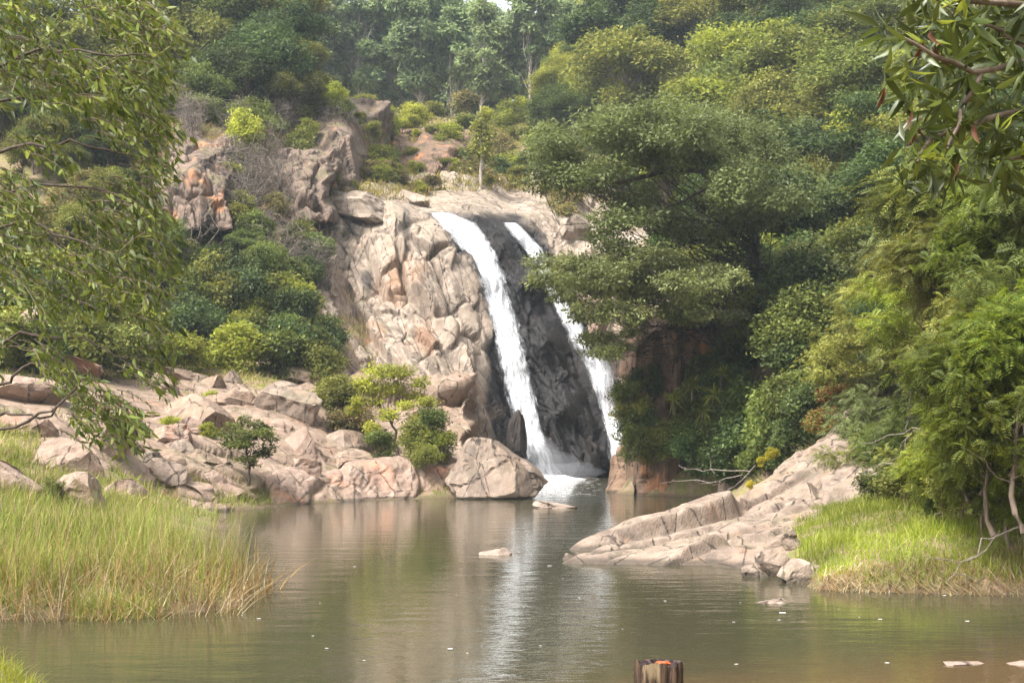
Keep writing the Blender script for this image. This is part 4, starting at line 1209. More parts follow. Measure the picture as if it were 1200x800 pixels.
for i, (px, py, D_, sc) in enumerate([(1120, 330, 34, 0.6), (1170, 290, 33, 0.62), (1200, 350, 31, 0.6), (1150, 380, 32, 0.5), (1080, 350, 37, 0.6), (1195, 250, 32, 0.55), (1110, 260, 38, 0.7), (1140, 225, 37, 0.6)]):
    a = W(px, py, D_); a[2] -= 3.8 * sc
    plant('feather%d' % (i % 2), 'feathery_tree', a, (sc, sc, sc), ('leaf_olive', 'leaf_fern', 'leaf_mid')[i % 3], 'arching olive feathery tree behind the lance leaved branch', 'tree', 'feathery trees behind the near branch')

for i, (px, py, D_, sc, m) in enumerate([(1095, 575, 31, 0.55, 'leaf_mid'), (1130, 572, 29.5, 0.6, 'leaf_olive'), (1165, 578, 28.5, 0.55, 'leaf_mid'), (1195, 570, 28, 0.6, 'leaf_bright'), (1060, 570, 33, 0.55, 'leaf_olive'), (1030, 572, 35, 0.5, 'leaf_mid'), (1180, 535, 28.5, 0.7, 'leaf_mid'), (1120, 535, 31, 0.7, 'leaf_mid'), (1150, 505, 30, 0.7, 'leaf_olive'), (1210, 545, 27.5, 0.7, 'leaf_mid'), (1085, 540, 33, 0.7, 'leaf_olive'), (1210, 470, 28, 0.8, 'leaf_mid'), (1160, 460, 30.5, 0.8, 'leaf_mid')]):
    plant('shrub%d' % (i % 3), 'shrub', W(px, py, D_) - np.array([0, 0, 1.0 * sc]), sc, m, words[m] + ' leafy bush in the thicket above the bank grass', 'shrub', 'leafy bushes above the right bank')
# palm-like rosettes on the cliff
r = np.random.default_rng(88)
for px, py, D_ in ((812, 452, 63.5), (836, 462, 63.2), (790, 470, 64), (846, 440, 63.8), (824, 482, 62.8)):
    c = W(px, py, D_); n_ = 34
    d = unit(r.normal(size=(n_, 3)) + np.array([0, -0.4, 0.7]))
    L = r.uniform(0.5, 0.85, n_)
    V, F = leaves(np.zeros((n_, 3)), d, unit(np.cross(d, r.normal(size=(n_, 3)))), L, L * 0.11, 0.3, 0.25)
    o = empty('rosette_plant', c, 0, 1.0, 'spiky palm like rosette on the shaded right cliff', 'plant', 'rosettes on the right cliff')
    obj('leaf_rosette', mesh_np('rosette', V, F), M['leaf_bright'], o)
    mb = MB(); mb.tube(np.array([[0.05, 0.5, -0.6], [0, 0.2, -0.3], [0, 0, 0]]), [0.06, 0.05, 0.04], 6)
    obj('stem', mb.mesh('rosette_stem'), M['bark_brown'], o)

# ------------------------------------------------------------------ left slope: trees on top, brush below
fr = np.random.default_rng(99)
for i, (px, py, D_, rpx, m, p) in enumerate([
    (215, 60, 112, 60, 'leaf_olive', 'broad0'), (265, 30, 116, 62, 'leaf_mid', 'broad1'), (300, 85, 108, 58, 'leaf_dark', 'broad2'), (330, 45, 112, 50, 'leaf_dark', 'broad3'), (275, 95, 106, 45, 'leaf_dark', 'broad1'), (230, 110, 104, 45, 'leaf_mid', 'broad3'), (195, 20, 116, 60, 'leaf_olive', 'broad2'), (325, 5, 118, 50, 'leaf_olive', 'broad0'), (240, -10, 122, 60, 'leaf_mid', 'broad2'), (150, 40, 112, 70, 'leaf_mid', 'broad1'), (80, 60, 108, 70, 'leaf_olive', 'broad3'), (20, 40, 106, 70, 'leaf_mid', 'broad0'), (345, 110, 107, 34, 'leaf_olive', 'broad0'), (352, 75, 110, 30, 'leaf_olive', 'broad1'), (240, 138, 101, 34, 'leaf_grey', 'layer0'), (292, 145, 102, 38, 'leaf_mid', 'layer1'), (200, 135, 101, 36, 'leaf_olive', 'broad1'), (100, 130, 100, 60, 'leaf_mid', 'broad2'), (30, 130, 98, 60, 'leaf_olive', 'broad3'), (160, 100, 104, 50, 'leaf_olive', 'broad0')]):
    sc = rpx * D_ / FPX / 3.1
    a = W(px, py, D_); a[2] -= 5.2 * sc
    plant(p, 'slope_tree', a, sc, m, '%s leafy tree on top of the left cliff' % words[m], 'tree', 'trees on top of the left cliff')
nsh = 0
for i in range(215):
    px, py = fr.uniform(-20, 425), fr.uniform(150, 445)
    if px > 378 and py > 225 and fr.random() < 0.55: continue
    if px > 400 and py < 300: continue
    if (192 < px < 262 and 160 < py < 262) or (288 < px < 392 and 172 < py < 258) or (328 < px < 395 and 295 < py < 385):
        if fr.random() < 0.8: continue
    a = hit(px, py, 45)
    if a is None: continue
    low = py > 330
    if not low and px > 180 and fr.random() < 0.42: continue
    m = fr.choice(['leaf_mid', 'leaf_olive', 'leaf_mid', 'leaf_dark', 'leaf_bright', 'leaf_olive'] if low else ['leaf_dry', 'leaf_olive', 'leaf_dry', 'leaf_olive', 'leaf_mid', 'leaf_bright'])
    sc = fr.uniform(0.65, 1.35) * (1.15 if low else 1.0)
    w_ = 'dry brownish' if m == 'leaf_dry' else words[str(m)]
    plant('shrub%d' % fr.integers(3), 'shrub', a - np.array([0, 0, 0.15]), (sc, sc, sc * fr.uniform(0.8, 1.3)), str(m), '%s shrub %s %s' % (w_, 'at the foot of the left cliff' if low else 'on the steep left cliff', 'behind the drooping leaves' if px < 190 else 'in its middle' if px < 300 else 'towards the waterfall'), 'shrub', 'shrubs on the left cliff')
    nsh += 1
for i in range(55):
    px, py = fr.uniform(185, 400), fr.uniform(150, 340)
    a = hit(px, py, 45)
    if a is None: continue
    sc = fr.uniform(0.7, 1.5)
    plant('bare%d' % fr.integers(3), 'bare_shrub', a, sc, '', 'leafless tangled shrub with pale twigs on the steep left cliff %s' % ('beside the drooping leaves' if px < 260 else 'in its middle' if px < 330 else 'towards the waterfall'), 'shrub', 'leafless shrubs on the left cliff', bark='bark_grey')
for i in range(16):
    px, py = 5 + i * 11 + fr.normal() * 4, fr.uniform(165, 225)
    a = hit(px, py, 45)
    if a is None: continue
    sc = fr.uniform(0.3, 0.55); m = ('leaf_mid', 'leaf_olive', 'leaf_dark')[i % 3]
    plant('broad%d' % (i % 4), 'slope_tree', a, sc, m, '%s small tree on the slope behind the drooping leaves' % words[m], 'tree', 'small trees behind the drooping leaves')
for i in range(15):
    px, py = fr.uniform(60, 385), fr.uniform(165, 350)
    if py < 262 or px > 320: continue
    a = hit(px, py + 12, 45)
    if a is None: continue
    sc = fr.uniform(0.28, 0.52)
    m = str(fr.choice(['leaf_mid', 'leaf_dark', 'leaf_olive', 'leaf_mid']))
    plant(('broad%d' if i % 3 else 'layer%d') % fr.integers(2), 'slope_tree', a, (sc, sc, sc * 1.1), m, '%s small tree growing out of the steep left cliff' % words[m], 'tree', 'small trees on the left cliff')
for i, (px, py, D_, sc) in enumerate([(372, 118, 109, 1.3), (388, 122, 108, 1.0), (405, 130, 107, 0.6), (422, 140, 108, 0.5), (360, 160, 104, 0.8), (366, 205, 101, 0.7), (438, 160, 110, 0.8), (445, 200, 109, 1.2), (452, 225, 107, 1.0)]):
    plant('shrub%d' % (i % 3), 'shrub', W(px, py + 6, D_), sc, ('leaf_olive', 'leaf_bright', 'leaf_mid')[i % 3], ('olive', 'yellowish', 'green')[i % 3] + ' shrub growing on the rusty crag above the falls', 'shrub', 'shrubs on the rusty crag')
fr = np.random.default_rng(141)
for i in range(26):
    px, py = fr.uniform(380, 700), fr.uniform(207, 236)
    if 505 < px < 630 and py > 226: continue
    a = W(px, py, float(cliffD(px, py)) - 0.2)
    m = ('leaf_olive', 'leaf_dry', 'leaf_bright')[i % 3]
    sc = fr.uniform(0.35, 0.8)
    plant('shrub%d' % (i % 3), 'shrub', a, (sc, sc, sc * 0.8), m, ('low olive', 'low dry brownish', 'low yellowish')[i % 3] + ' shrub on the rock brow above the falls', 'shrub', 'low shrubs on the brow above the falls')
for i in range(20):
    px, py = fr.uniform(455, 570), fr.uniform(152, 206)
    a = W(px, py, 119.5 + (206 - py) * 0.22)
    m = ('leaf_olive', 'leaf_bright')[i % 2]
    sc = fr.uniform(0.4, 0.9)
    plant('shrub%d' % (i % 3), 'shrub', a, (sc, sc, sc * 0.8), m, ('olive', 'yellowish')[i % 2] + ' shrub on the bare crag of the ridge', 'shrub', 'shrubs on the ridge crag')
# bigger bushes under the cliff
for i, (px, py, D_, rpx, m) in enumerate([(330, 420, 76, 48, 'leaf_mid'), (290, 405, 79, 40, 'leaf_mid'), (360, 410, 79, 40, 'leaf_mid'), (240, 375, 82, 36, 'leaf_dark'), (270, 370, 83, 34, 'leaf_dark'), (385, 400, 82, 26, 'leaf_dark'), (225, 425, 76, 42, 'leaf_olive'), (390, 465, 72, 34, 'leaf_olive'), (375, 430, 76, 34, 'leaf_olive'), (195, 400, 77, 36, 'leaf_bright'), (345, 375, 83, 34, 'leaf_dark'), (250, 430, 75, 34, 'leaf_bright')]):
    sc = rpx * D_ / FPX / 1.35
    a = W(px, py, D_); a[2] -= 1.0 * sc
    plant('shrub%d' % (i % 3), 'bush', a, sc, m, '%s large bush between the boulders and the left cliff' % words[m], 'bush', 'large bushes under the left cliff')
# ridge above the falls: bushes, the tall thin tree, scattered shrubs
fr = np.random.default_rng(111)
for i in range(95):
    px, py = fr.uniform(365, 700), fr.uniform(130, 285)
    if 500 < px < 640 and py > 238: continue
    if px < 500 and py > 215: continue
    if 375 < px < 430 and py > 140: continue
    a = hit(px, py, 90)
    if a is None: continue
    m = str(fr.choice(['leaf_olive', 'leaf_bright', 'leaf_bright', 'leaf_dry', 'leaf_olive']))
    sc = fr.uniform(0.7, 1.7)
    plant('shrub%d' % fr.integers(3), 'shrub', a - np.array([0, 0, 0.15]), sc, m, '%s shrub on the grassy ridge above the falls' % ('dry brownish' if m == 'leaf_dry' else words[m]), 'shrub', 'shrubs on the ridge above the falls')
for i, (px, py, D_, h, m) in enumerate([(563, 138, 118, 7.6, 'leaf_olive'), (585, 205, 122, 3.2, 'leaf_dark'), (450, 190, 112, 2.6, 'leaf_mid'), (462, 215, 109, 2.4, 'leaf_mid'), (620, 195, 124, 3.0, 'leaf_mid'), (660, 190, 128, 3.2, 'leaf_mid'), (545, 195, 122, 3.0, 'leaf_dark')]):
    a = W(px, py, D_); sc = h / 4.5
    if i == 0: continue
    a[2] -= 2.2 * sc
    plant('sapling%d' % (i % 2), 'young_tree', a, (sc * 1.5, sc * 1.5, sc), m, words[m] + ' young tree on the ridge above the falls', 'tree', 'young trees on the ridge')
custom_tree('slender_tree', W(563, 236, 113), W(564, 150, 113), [(564, 145, 113, 0.8), (560, 152, 113, 0.8), (568, 158, 113, 0.9), (562, 168, 113, 0.9), (570, 172, 113, 0.7), (556, 176, 113, 0.7), (565, 182, 113, 0.7), (575, 190, 113, 0.4), (552, 194, 113, 0.4)], 0.3, 130, 'leaf_olive', 'tall slender tree with a pale straight trunk above the falls', 'bark_pale', 0.16, 5, 0.8, up=0.6)

fr = np.random.default_rng(131)
for i in range(26):
    px, py = fr.uniform(640, 730), fr.uniform(85, 185)
    a = hit(px, py, 100)
    if a is None: continue
    sc = fr.uniform(0.5, 0.9)
    m = str(fr.choice(['leaf_olive', 'leaf_bright', 'leaf_mid']))
    plant('broad%d' % fr.integers(4), 'hill_tree', a, sc, m, '%s tree on the hump right of the ridge' % words[m], 'tree', 'trees on the hump right of the ridge')

# ------------------------------------------------------------------ trees standing on the left bank
custom_tree('umbrella_tree', at_ground(468, 67.5), W(455, 470, 67), [(445, 436, 67, 0.85), (468, 436, 67.5, 0.85), (490, 448, 67.5, 0.6), (425, 448, 67, 0.6), (500, 470, 67, 0.6), (415, 480, 67, 0.5), (455, 485, 66.5, 0.6), (490, 490, 66.8, 0.6), (432, 455, 67, 0.7), (458, 455, 67.5, 0.8), (485, 462, 68, 0.5), (420, 470, 66.8, 0.5), (440, 470, 67, 0.55), (475, 475, 66.5, 0.5), (436, 500, 66, 0.5)], 0.14, 480, 'leaf_bright', 'bright green umbrella shaped tree on the left bank beside the pool boulder', 'bark_brown', 0.09, 121, 0.5)
for i, (px, py, D_, sc, m, lab) in enumerate([(505, 500, 66.5, 0.95, 'leaf_mid', 'bushy green shrub right of the umbrella shaped tree'), (480, 515, 65.8, 0.85, 'leaf_olive', 'olive shrub under the umbrella shaped tree'), (520, 520, 66, 0.75, 'leaf_bright', 'bright shrub touching the large pool boulder'), (445, 522, 65.5, 0.75, 'leaf_mid', 'low green shrub left of the umbrella shaped tree trunk'), (500, 535, 64.8, 0.6, 'leaf_olive', 'low olive shrub on the shore slab'), (415, 500, 69, 1.1, 'leaf_dry', 'dry brown shrub left of the umbrella shaped tree'), (400, 475, 71, 1.2, 'leaf_olive', 'pale olive shrub above the dry brown shrub'), (245, 470, 68, 0.5, 'leaf_bright', 'small bright shrub between the boulders')]):
    a = W(px, py, D_); a[2] -= 1.0 * sc
    plant('shrub%d' % (i % 3), 'shrub', a, sc, m, lab, 'shrub')
b = W(290, 566, 57)
plant('sapling0', 'small_tree', b, (0.95, 0.95, 0.60), 'leaf_mid', 'small dark green tree rooted on the pale shore slab', 'tree', bark='bark_dark')
for i, (px, py, D_) in enumerate([(200, 512, 60), (240, 520, 60), (60, 600, 40)]):
    plant('shrub%d' % i, 'shrub', W(px, py, D_), 0.45, 'leaf_bright' if i < 2 else 'leaf_mid', ('little bright tuft shrub between the tan slabs', 'little bright shrub below the large tan slab', 'dark leafy shrub rising from the tall grass')[i], 'shrub')
# yellow leaved plants and bleached sticks by the outcrop
for i, (px, py, D_, sc) in enumerate([(893, 541, 45, 0.17), (905, 533, 45.2, 0.2), (880, 567, 42.5, 0.13)]):
    plant('shrub%d' % i, 'yellow_plant', W(px, py + 6, D_), sc, 'leaf_yellow', ('yellow leaved plant on the outcrop crest, lower of the upper pair', 'yellow leaved plant on the outcrop crest, upper of the pair', 'small yellow plant in a crack of the outcrop')[i], 'plant')
for i, pts in enumerate([((880, 552, 52), (850, 548, 53), (822, 552, 54), (795, 545, 55)), ((870, 556, 51), (845, 563, 52), (815, 562, 53), (775, 566, 55)), ((885, 545, 50), (860, 570, 51), (835, 585, 52)),
                         ((1110, 500, 36), (1070, 503, 36.5), (1040, 512, 37), (1010, 530, 38)), ((1075, 505, 36), (1060, 520, 36), (1052, 540, 36)), ((1200, 560, 29), (1150, 590, 29.5), (1110, 600, 30), (1075, 610, 30.5)), ((1200, 615, 26.4), (1150, 640, 26.3), (1110, 680, 26.2)), ((1030, 545, 37), (1060, 552, 36), (1090, 570, 35)), ((1065, 440, 38), (1068, 480, 38), (1062, 505, 38))]):
    r = np.random.default_rng(500 + i); P_ = np.array([W(*a) for a in pts])
    t = np.linspace(0, 1, 9); tt = np.linspace(0, 1, len(P_))
    line = np.stack([np.interp(t, tt, P_[:, k]) for k in range(3)], -1); line[1:-1] += r.normal(size=(7, 3)) * 0.06
    mb = MB(); mb.tube(line, np.linspace(0.022, 0.007, 9), 5)
    for j in range(4):
        k = r.integers(2, 8); e = line[k] + r.normal(size=3) * np.array([0.4, 0.3, 0.25])
        mb.tube(bend(line[k], e, 0, 0.04, 4, r), [0.010, 0.008, 0.006, 0.003], 4)
    o = obj('dead_branch', mb.mesh('dead_branch', True, line[0]), M['bark_grey'], loc=tuple(line[0]))
    tag(o, ('upper bleached branch reaching over the water below the right cliff', 'longest bleached branch low over the water below the right cliff', 'bleached branch dipping to the water beside the outcrop', 'long bare branch arching left through the thicket above the bank', 'short bare branch dropping from the arching one', 'thin bare branch sprawling over the bank grass', 'bare branch slanting down the bank at the right edge', 'bare branch at the foot of the thicket', 'upright bare stem in the thicket')[i], 'branch')

# ------------------------------------------------------------------ grasses
def blades(pts, length, width, r, lean=0.35, segs=3, dirb=None, tipdrop=0.35):
    n = len(pts)
    az = r.uniform(0, 6.28, n); le = np.abs(r.normal(0, lean, n)) + 0.05
    dx = np.stack([np.cos(az) * le, np.sin(az) * le, np.ones(n)], -1)
    if dirb is not None: dx = dx + dirb
    dx = unit(dx)
    wd = np.stack([np.cos(az + 1.57 + r.normal(0, 0.6, n)), np.sin(az + 1.57 + r.normal(0, 0.6, n)), np.zeros(n)], -1)
    rows = []
    for k in range(segs + 1):
        t = k / segs
        c = pts + dx * (length * t)[:, None] + np.stack([np.cos(az) * le, np.sin(az) * le, -np.ones(n) * tipdrop * (0.3 + le)], -1) * (length * t * t * 0.6)[:, None]
        w = (width * (1 - t) ** 0.7 * 0.5 + 0.0006)[:, None]
        rows += [c - wd * w, c + wd * w]
    V = np.stack(rows, 1)
    m = 2 * (segs + 1)
    F = np.concatenate([np.stack([np.arange(n) * m + 2 * k, np.arange(n) * m + 2 * k + 1, np.arange(n) * m + 2 * k + 3, np.arange(n) * m + 2 * k + 2], -1) for k in range(segs)])
    return V.reshape(-1, 3), F


def grass(name, pts, L, Wd, mat, r, **kw):
    V, F = blades(pts, L, Wd, r, **kw)
    return tag(obj(name, mesh_np(name, V, F), mat), kind='stuff')


def scatter_plan(r, n, x0, x1, y0, y1, keep):
    x, y = r.uniform(x0, x1, n), r.uniform(y0, y1, n)
    z = Hd(x, y)
    k = keep(x, y, z)
    return np.stack([x, y, z - 0.03], -1)[k]


r = np.random.default_rng(700)
# tall river grass on the left spit
p = scatter_plan(r, 20000, -12, -5.15, 22.3, 30.5, lambda x, y, z: (z > -0.12) & (fbm(np.stack([x * 1.1, y * 1.1, x * 0], -1), 3, 3) > -0.15))
edge = sstep(24.6, 22.8, p[:, 1])
hh = 0.60 + 0.95 * fbm(np.stack([p[:, 0] * 0.7, p[:, 1] * 0.7, p[:, 0] * 0], -1), 3, 9) + r.uniform(0, 0.5, len(p))
grass('river_grass', p, np.clip(hh, 0.25, 1.5) * 0.86 * (1 - 0.25 * edge), r.uniform(0.012, 0.026, len(p)), M['grass_reed'], r, lean=0.42)
p = scatter_plan(r, 2800, -10.5, -4.5, 22.2, 28, lambda x, y, z: (z > -0.25) & (z < 0.35))
grass('dead_reeds', p, r.uniform(0.4, 1.3, len(p)), r.uniform(0.012, 0.024, len(p)), M['grass_straw'], r, lean=0.6)
p = scatter_plan(r, 1900, -11, -4.9, 22.5, 30, lambda x, y, z: z > -0.05)
grass('grass_stalks', p, r.uniform(0.9, 2.0, len(p)), r.uniform(0.010, 0.018, len(p)), M['grass_reed'], r, lean=0.26)
# grass between the boulders of the left bank and over the slopes
def slope_pts(r, n, x0, x1, y0, y1, thr, seed, d0=38):
    out = []
    for _ in range(n):
        a = hit(r.uniform(x0, x1), r.uniform(y0, y1), d0)
        if a is not None and a[2] > 0.15: out.append(a)
    out = np.array(out)
    return out[fbm(out * 0.35, 3, seed) > thr]


def tufts(r, pts, k, spread):
    q_ = np.repeat(pts, k, 0) + r.normal(size=(len(pts) * k, 3)) * np.array([spread, spread, 0])
    q_[:, 2] = Hd(q_[:, 0], q_[:, 1]) - 0.05
    return q_


p = tufts(r, slope_pts(r, 1500, -20, 540, 440, 600, -0.25, 5), 14, 0.35)
grass('bank_grass', p, r.uniform(0.25, 0.7, len(p)), r.uniform(0.03, 0.055, len(p)), M['grass_reed'], r, lean=0.5, segs=2)
p = tufts(r, slope_pts(r, 1300, -20, 330, 520, 650, -0.6, 15, 27), 14, 0.3)
grass('bank_grass', p, r.uniform(0.2, 0.6, len(p)), r.uniform(0.018, 0.035, len(p)), M['grass_reed'], r, lean=0.5, segs=2)
p = tufts(r, slope_pts(r, 1500, 180, 440, 140, 450, -0.2, 6), 12, 0.5)
grass('slope_grass', p, r.uniform(0.3, 0.9, len(p)), r.uniform(0.04, 0.07, len(p)), M['grass_dry'], r, lean=0.6, segs=2)
p = tufts(r, slope_pts(r, 2600, 365, 710, 118, 290, -0.5, 7, 100), 14, 0.8)
grass('ridge_grass', p, r.uniform(0.3, 0.9, len(p)), r.uniform(0.05, 0.09, len(p)), M['grass_ridge'], r, lean=0.6, segs=2)
pxs, pys = r.uniform(375, 720, 500), r.uniform(206, 238, 500)
k_ = ~((pxs > 503) & (pxs < 640) & (pys > 225))
c_ = W(pxs[k_], pys[k_], cliffD(pxs[k_], pys[k_]))
p = np.repeat(c_, 14, 0) + r.normal(size=(len(c_) * 14, 3)) * np.array([0.5, 0.5, 0.05])
grass('brow_grass', p, r.uniform(0.25, 0.7, len(p)), r.uniform(0.04, 0.08, len(p)), M['grass_ridge'], r, lean=0.6, segs=2)
# right grass bank
def bank_keep(x, y, z):
    px = x / y * FPX + 600
    return (z > 0.12) & (px > 905 + 22 * fbm(np.stack([x, y, x * 0], -1), 2, 4) + 6 * np.clip(y - 28, 0, 9))
p = scatter_plan(r, 34000, 5.2, 14.5, 26.2, 38, bank_keep)
grass('bank_lush_grass', p, r.uniform(0.16, 0.46, len(p)) * (1 + 0.5 * fbm(p * 0.9, 2, 8)), r.uniform(0.010, 0.020, len(p)), M['grass_lush'], r, lean=0.45)
p = scatter_plan(r, 5200, 5.4, 14.5, 25.9, 27.6, lambda x, y, z: (z > -0.1) & (z < 0.75) & (x / y * FPX + 600 > 950))
p[:, 2] += r.uniform(0, 0.15, len(p))
grass('hanging_dead_grass', p, r.uniform(0.2, 0.55, len(p)), r.uniform(0.010, 0.02, len(p)), M['grass_straw'], r, lean=0.7, dirb=np.array([0, -0.9, -0.9]), tipdrop=0.9)
# near tuft in the lower left corner
p = scatter_plan(r, 9000, -7.0, -3.6, 10.5, 13.6, lambda x, y, z: z > 0.3)
grass('near_grass', p, r.uniform(0.12, 0.30, len(p)), r.uniform(0.006, 0.011, len(p)), M['grass_lush'], r, lean=0.45)
p = scatter_plan(r, 500, 0.2, 1.6, 7.4, 8.8, lambda x, y, z: z > 0)
grass('stump_grass', p, r.uniform(0.1, 0.2, len(p)), r.uniform(0.006, 0.010, len(p)), M['grass_lush'], r, lean=0.5)

# ------------------------------------------------------------------ near tree on the left, its drooping twigs
r = np.random.default_rng(808)
root = np.array([-7.6, 13.2, 0.0]); root[2] = float(Hd(root[0], root[1])[0]) - 0.2
nt = empty('drooping_tree', root, 0, 1.0, 'near tree hanging a curtain of long drooping leaves down the left side', 'tree')
mb = MB()
trunk = np.array([[-7.6, 13.2, root[2]], [-7.5, 13.1, 2.0], [-7.2, 12.9, 4.5], [-6.9, 12.7, 6.5], [-6.6, 12.5, 8.8]])
tm_ = MB(); tm_.tube(trunk, [0.30, 0.25, 0.21, 0.17, 0.12], 10)
obj('trunk', tm_.mesh('near_trunk', True, root), M['bark_brown'], nt)
LIMBS = [((-60, 520, 12.6), (0, 505, 12.2), (40, 492, 12), (80, 470, 11.8), (110, 430, 11.8)), ((-60, 490, 12.8), (0, 487, 12.4), (50, 485, 12), (90, 462, 11.7)), ((-60, 470, 12.6), (10, 448, 12.2), (30, 432, 12.1), (60, 420, 12)),
         ((-80, 420, 12.8), (0, 350, 12.5), (60, 345, 12.2), (120, 365, 12)), ((-60, 300, 12.6), (20, 260, 12.3), (90, 280, 12), (160, 310, 11.8)), ((-60, 200, 12.6), (30, 165, 12.2), (110, 170, 12), (180, 190, 11.8)), ((-60, 100, 12.7), (40, 60, 12.3), (120, 60, 12), (190, 70, 11.8)), ((-60, 20, 12.7), (40, -20, 12.3), (120, -20, 12), (180, 0, 11.8)), ((-60, 430, 13.4), (20, 390, 13.2), (100, 400, 13), (150, 420, 12.9)), ((-60, 250, 13.6), (40, 215, 13.4), (130, 225, 13.2), (185, 250, 13)), ((-60, 130, 13.6), (30, 110, 13.5), (100, 115, 13.3), (170, 130, 13.1))]
NB = []
for L_ in LIMBS:
    P_ = np.array([W(*a) for a in L_])
    t = np.linspace(0, 1, 12); tt = np.linspace(0, 1, len(P_))
    ln = np.stack([np.interp(t, tt, P_[:, k]) for k in range(3)], -1); ln[1:-1] += r.normal(size=(10, 3)) * 0.02
    first = trunk[np.argmin(np.abs(trunk[:, 2] - ln[0, 2] - 0.3))]
    b_ = MB(); b_.tube(np.concatenate([[first], ln]), np.linspace(0.02, 0.006, 13), 6)
    NB.append((ln - root, obj('branch', b_.mesh('near_branch', True, root), M['bark_dark'], nt)))
# twigs: (region weights follow the leaf curtain)
REG = [(-10, 208, -15, 120, 480), (-10, 204, 110, 240, 400), (-10, 208, 225, 345, 310), (40, 206, 330, 440, 160), (85, 195, 430, 490, 48), (95, 170, 465, 515, 32), (-5, 45, 520, 575, 6), (-20, 40, 330, 420, 6), (60, 110, 420, 470, 14)]
B_, A_, N_, L_ = [], [], [], []
tw = MB()
for x0, x1, y0, y1, k in REG:
    for _ in range(k):
        px = r.uniform(x0, x1); py = r.uniform(y0, y1)
        D_ = r.uniform(11.2, 13.6)
        # leave ragged windows in the curtain
        if fbm(np.array([[px * 0.016, py * 0.022, 1.7]]), 3, 12)[0] < -0.16 and px < 175: continue
        px = min(px, 188 + 6 * r.normal() + 14 * math.sin(py * 0.05) - (max(0, py - 380) * 0.25))
        c = W(px, py, D_)
        ang = r.normal(0.15, 0.8)
        dirx = np.array([math.cos(ang), math.sin(ang) * 0.7, -r.uniform(-0.15, 0.45)])
        ln = r.uniform(0.25, 0.48)
        t = np.linspace(0, 1, 6)[:, None]
        pts = c + unit(dirx) * ln * (t - 0.6) + np.array([0, 0, -0.16]) * t * t
        tw.tube(pts, np.linspace(0.005, 0.002, 6), 3)
        m_ = r.integers(9, 14)
        tt = np.linspace(0.12, 1.0, m_)
        bp = np.stack([np.interp(tt, t[:, 0], pts[:, j]) for j in range(3)], -1)
        sd = unit(np.cross(unit(dirx), np.array([0, 0, 1.0]))) * np.where(np.arange(m_) % 2, 1, -1)[:, None]
        ax = unit(np.array([0, 0, -0.55]) + sd * 0.6 + unit(dirx) * 0.45 + r.normal(size=(m_, 3)) * 0.38)
        B_.append(bp); A_.append(ax); N_.append(unit(r.normal(size=(m_, 3)) * 0.6 + np.array([-0.2, -0.5, 0.6]))); L_.append(r.uniform(0.045, 0.135, m_) * (0.8 + 0.3 * r.random()))
B_ = np.concatenate(B_); A_ = np.concatenate(A_); N_ = np.concatenate(N_); L_ = np.concatenate(L_)


def lance(base, axis, nrm, L, wfrac=0.30, bendz=-0.12, fold=0.25):
    """pointed leaf with a midrib fold and a bend, 8 faces"""
    axis = unit(axis); side = unit(np.cross(axis, nrm)); up = np.cross(side, axis)
    ts = np.array([0.0, 0.28, 0.62, 1.0]); ws = np.array([0.04, 0.95, 0.75, 0.02])
    rows = []
    for t, w in zip(ts, ws):
        c = base + axis * (L * t)[:, None] + up * (bendz * L * t * t)[:, None]
        s = side * (L * wfrac * 0.5 * w)[:, None]; u_ = up * (L * wfrac * 0.5 * w * fold)[:, None]
        rows += [c - s + u_, c, c + s + u_]
    V = np.stack(rows, 1); n = len(base)
    F = []
    for k in range(3):
        for j in range(2):
            F.append(np.stack([np.arange(n) * 12 + 3 * k + j, np.arange(n) * 12 + 3 * k + j + 1, np.arange(n) * 12 + 3 * k + j + 4, np.arange(n) * 12 + 3 * k + j + 3], -1))
    return V.reshape(-1, 3), np.concatenate(F)


# the 280 leaves nearest the eye are objects of their own, the rest one mass
order = np.argsort(B_[:, 1]); near, rest = order[:280], order[280:]
V, F = lance(B_[rest] - root, A_[rest], N_[rest], L_[rest], r.uniform(0.2, 0.38, len(rest)), -0.2)
cw = obj('crown', mesh_np('near_leaves', V, F, True), M['leaf_near'], nt); cw['kind'] = 'stuff'
obj('twigs', tw.mesh('near_twigs', True, root), M['bark_brown'], nt)['kind'] = 'stuff'
from mathutils import Matrix, Vector
lm = mesh_np('leaf', *lance(np.zeros((1, 3)), np.array([[0, 0, 1.0]]), np.array([[0, 1.0, 0]]), np.array([1.0])), True)


def frame(axis, nrm):
    z = unit(axis); x = unit(np.cross(z, nrm)); y = np.cross(z, x)
    return Matrix(((x[0], y[0], z[0]), (x[1], y[1], z[1]), (x[2], y[2], z[2]))).to_euler()


def nearest(brs, p_): return min(brs, key=lambda q_: ((q_[0] - p_) ** 2).sum(1).min())[1]


for i in near:
    o = obj('leaf', lm, M['leaf_near'], nearest(NB, B_[i] - root), loc=tuple(B_[i] - root))
    o.rotation_euler = frame(A_[i], N_[i]); o.scale = (L_[i],) * 3

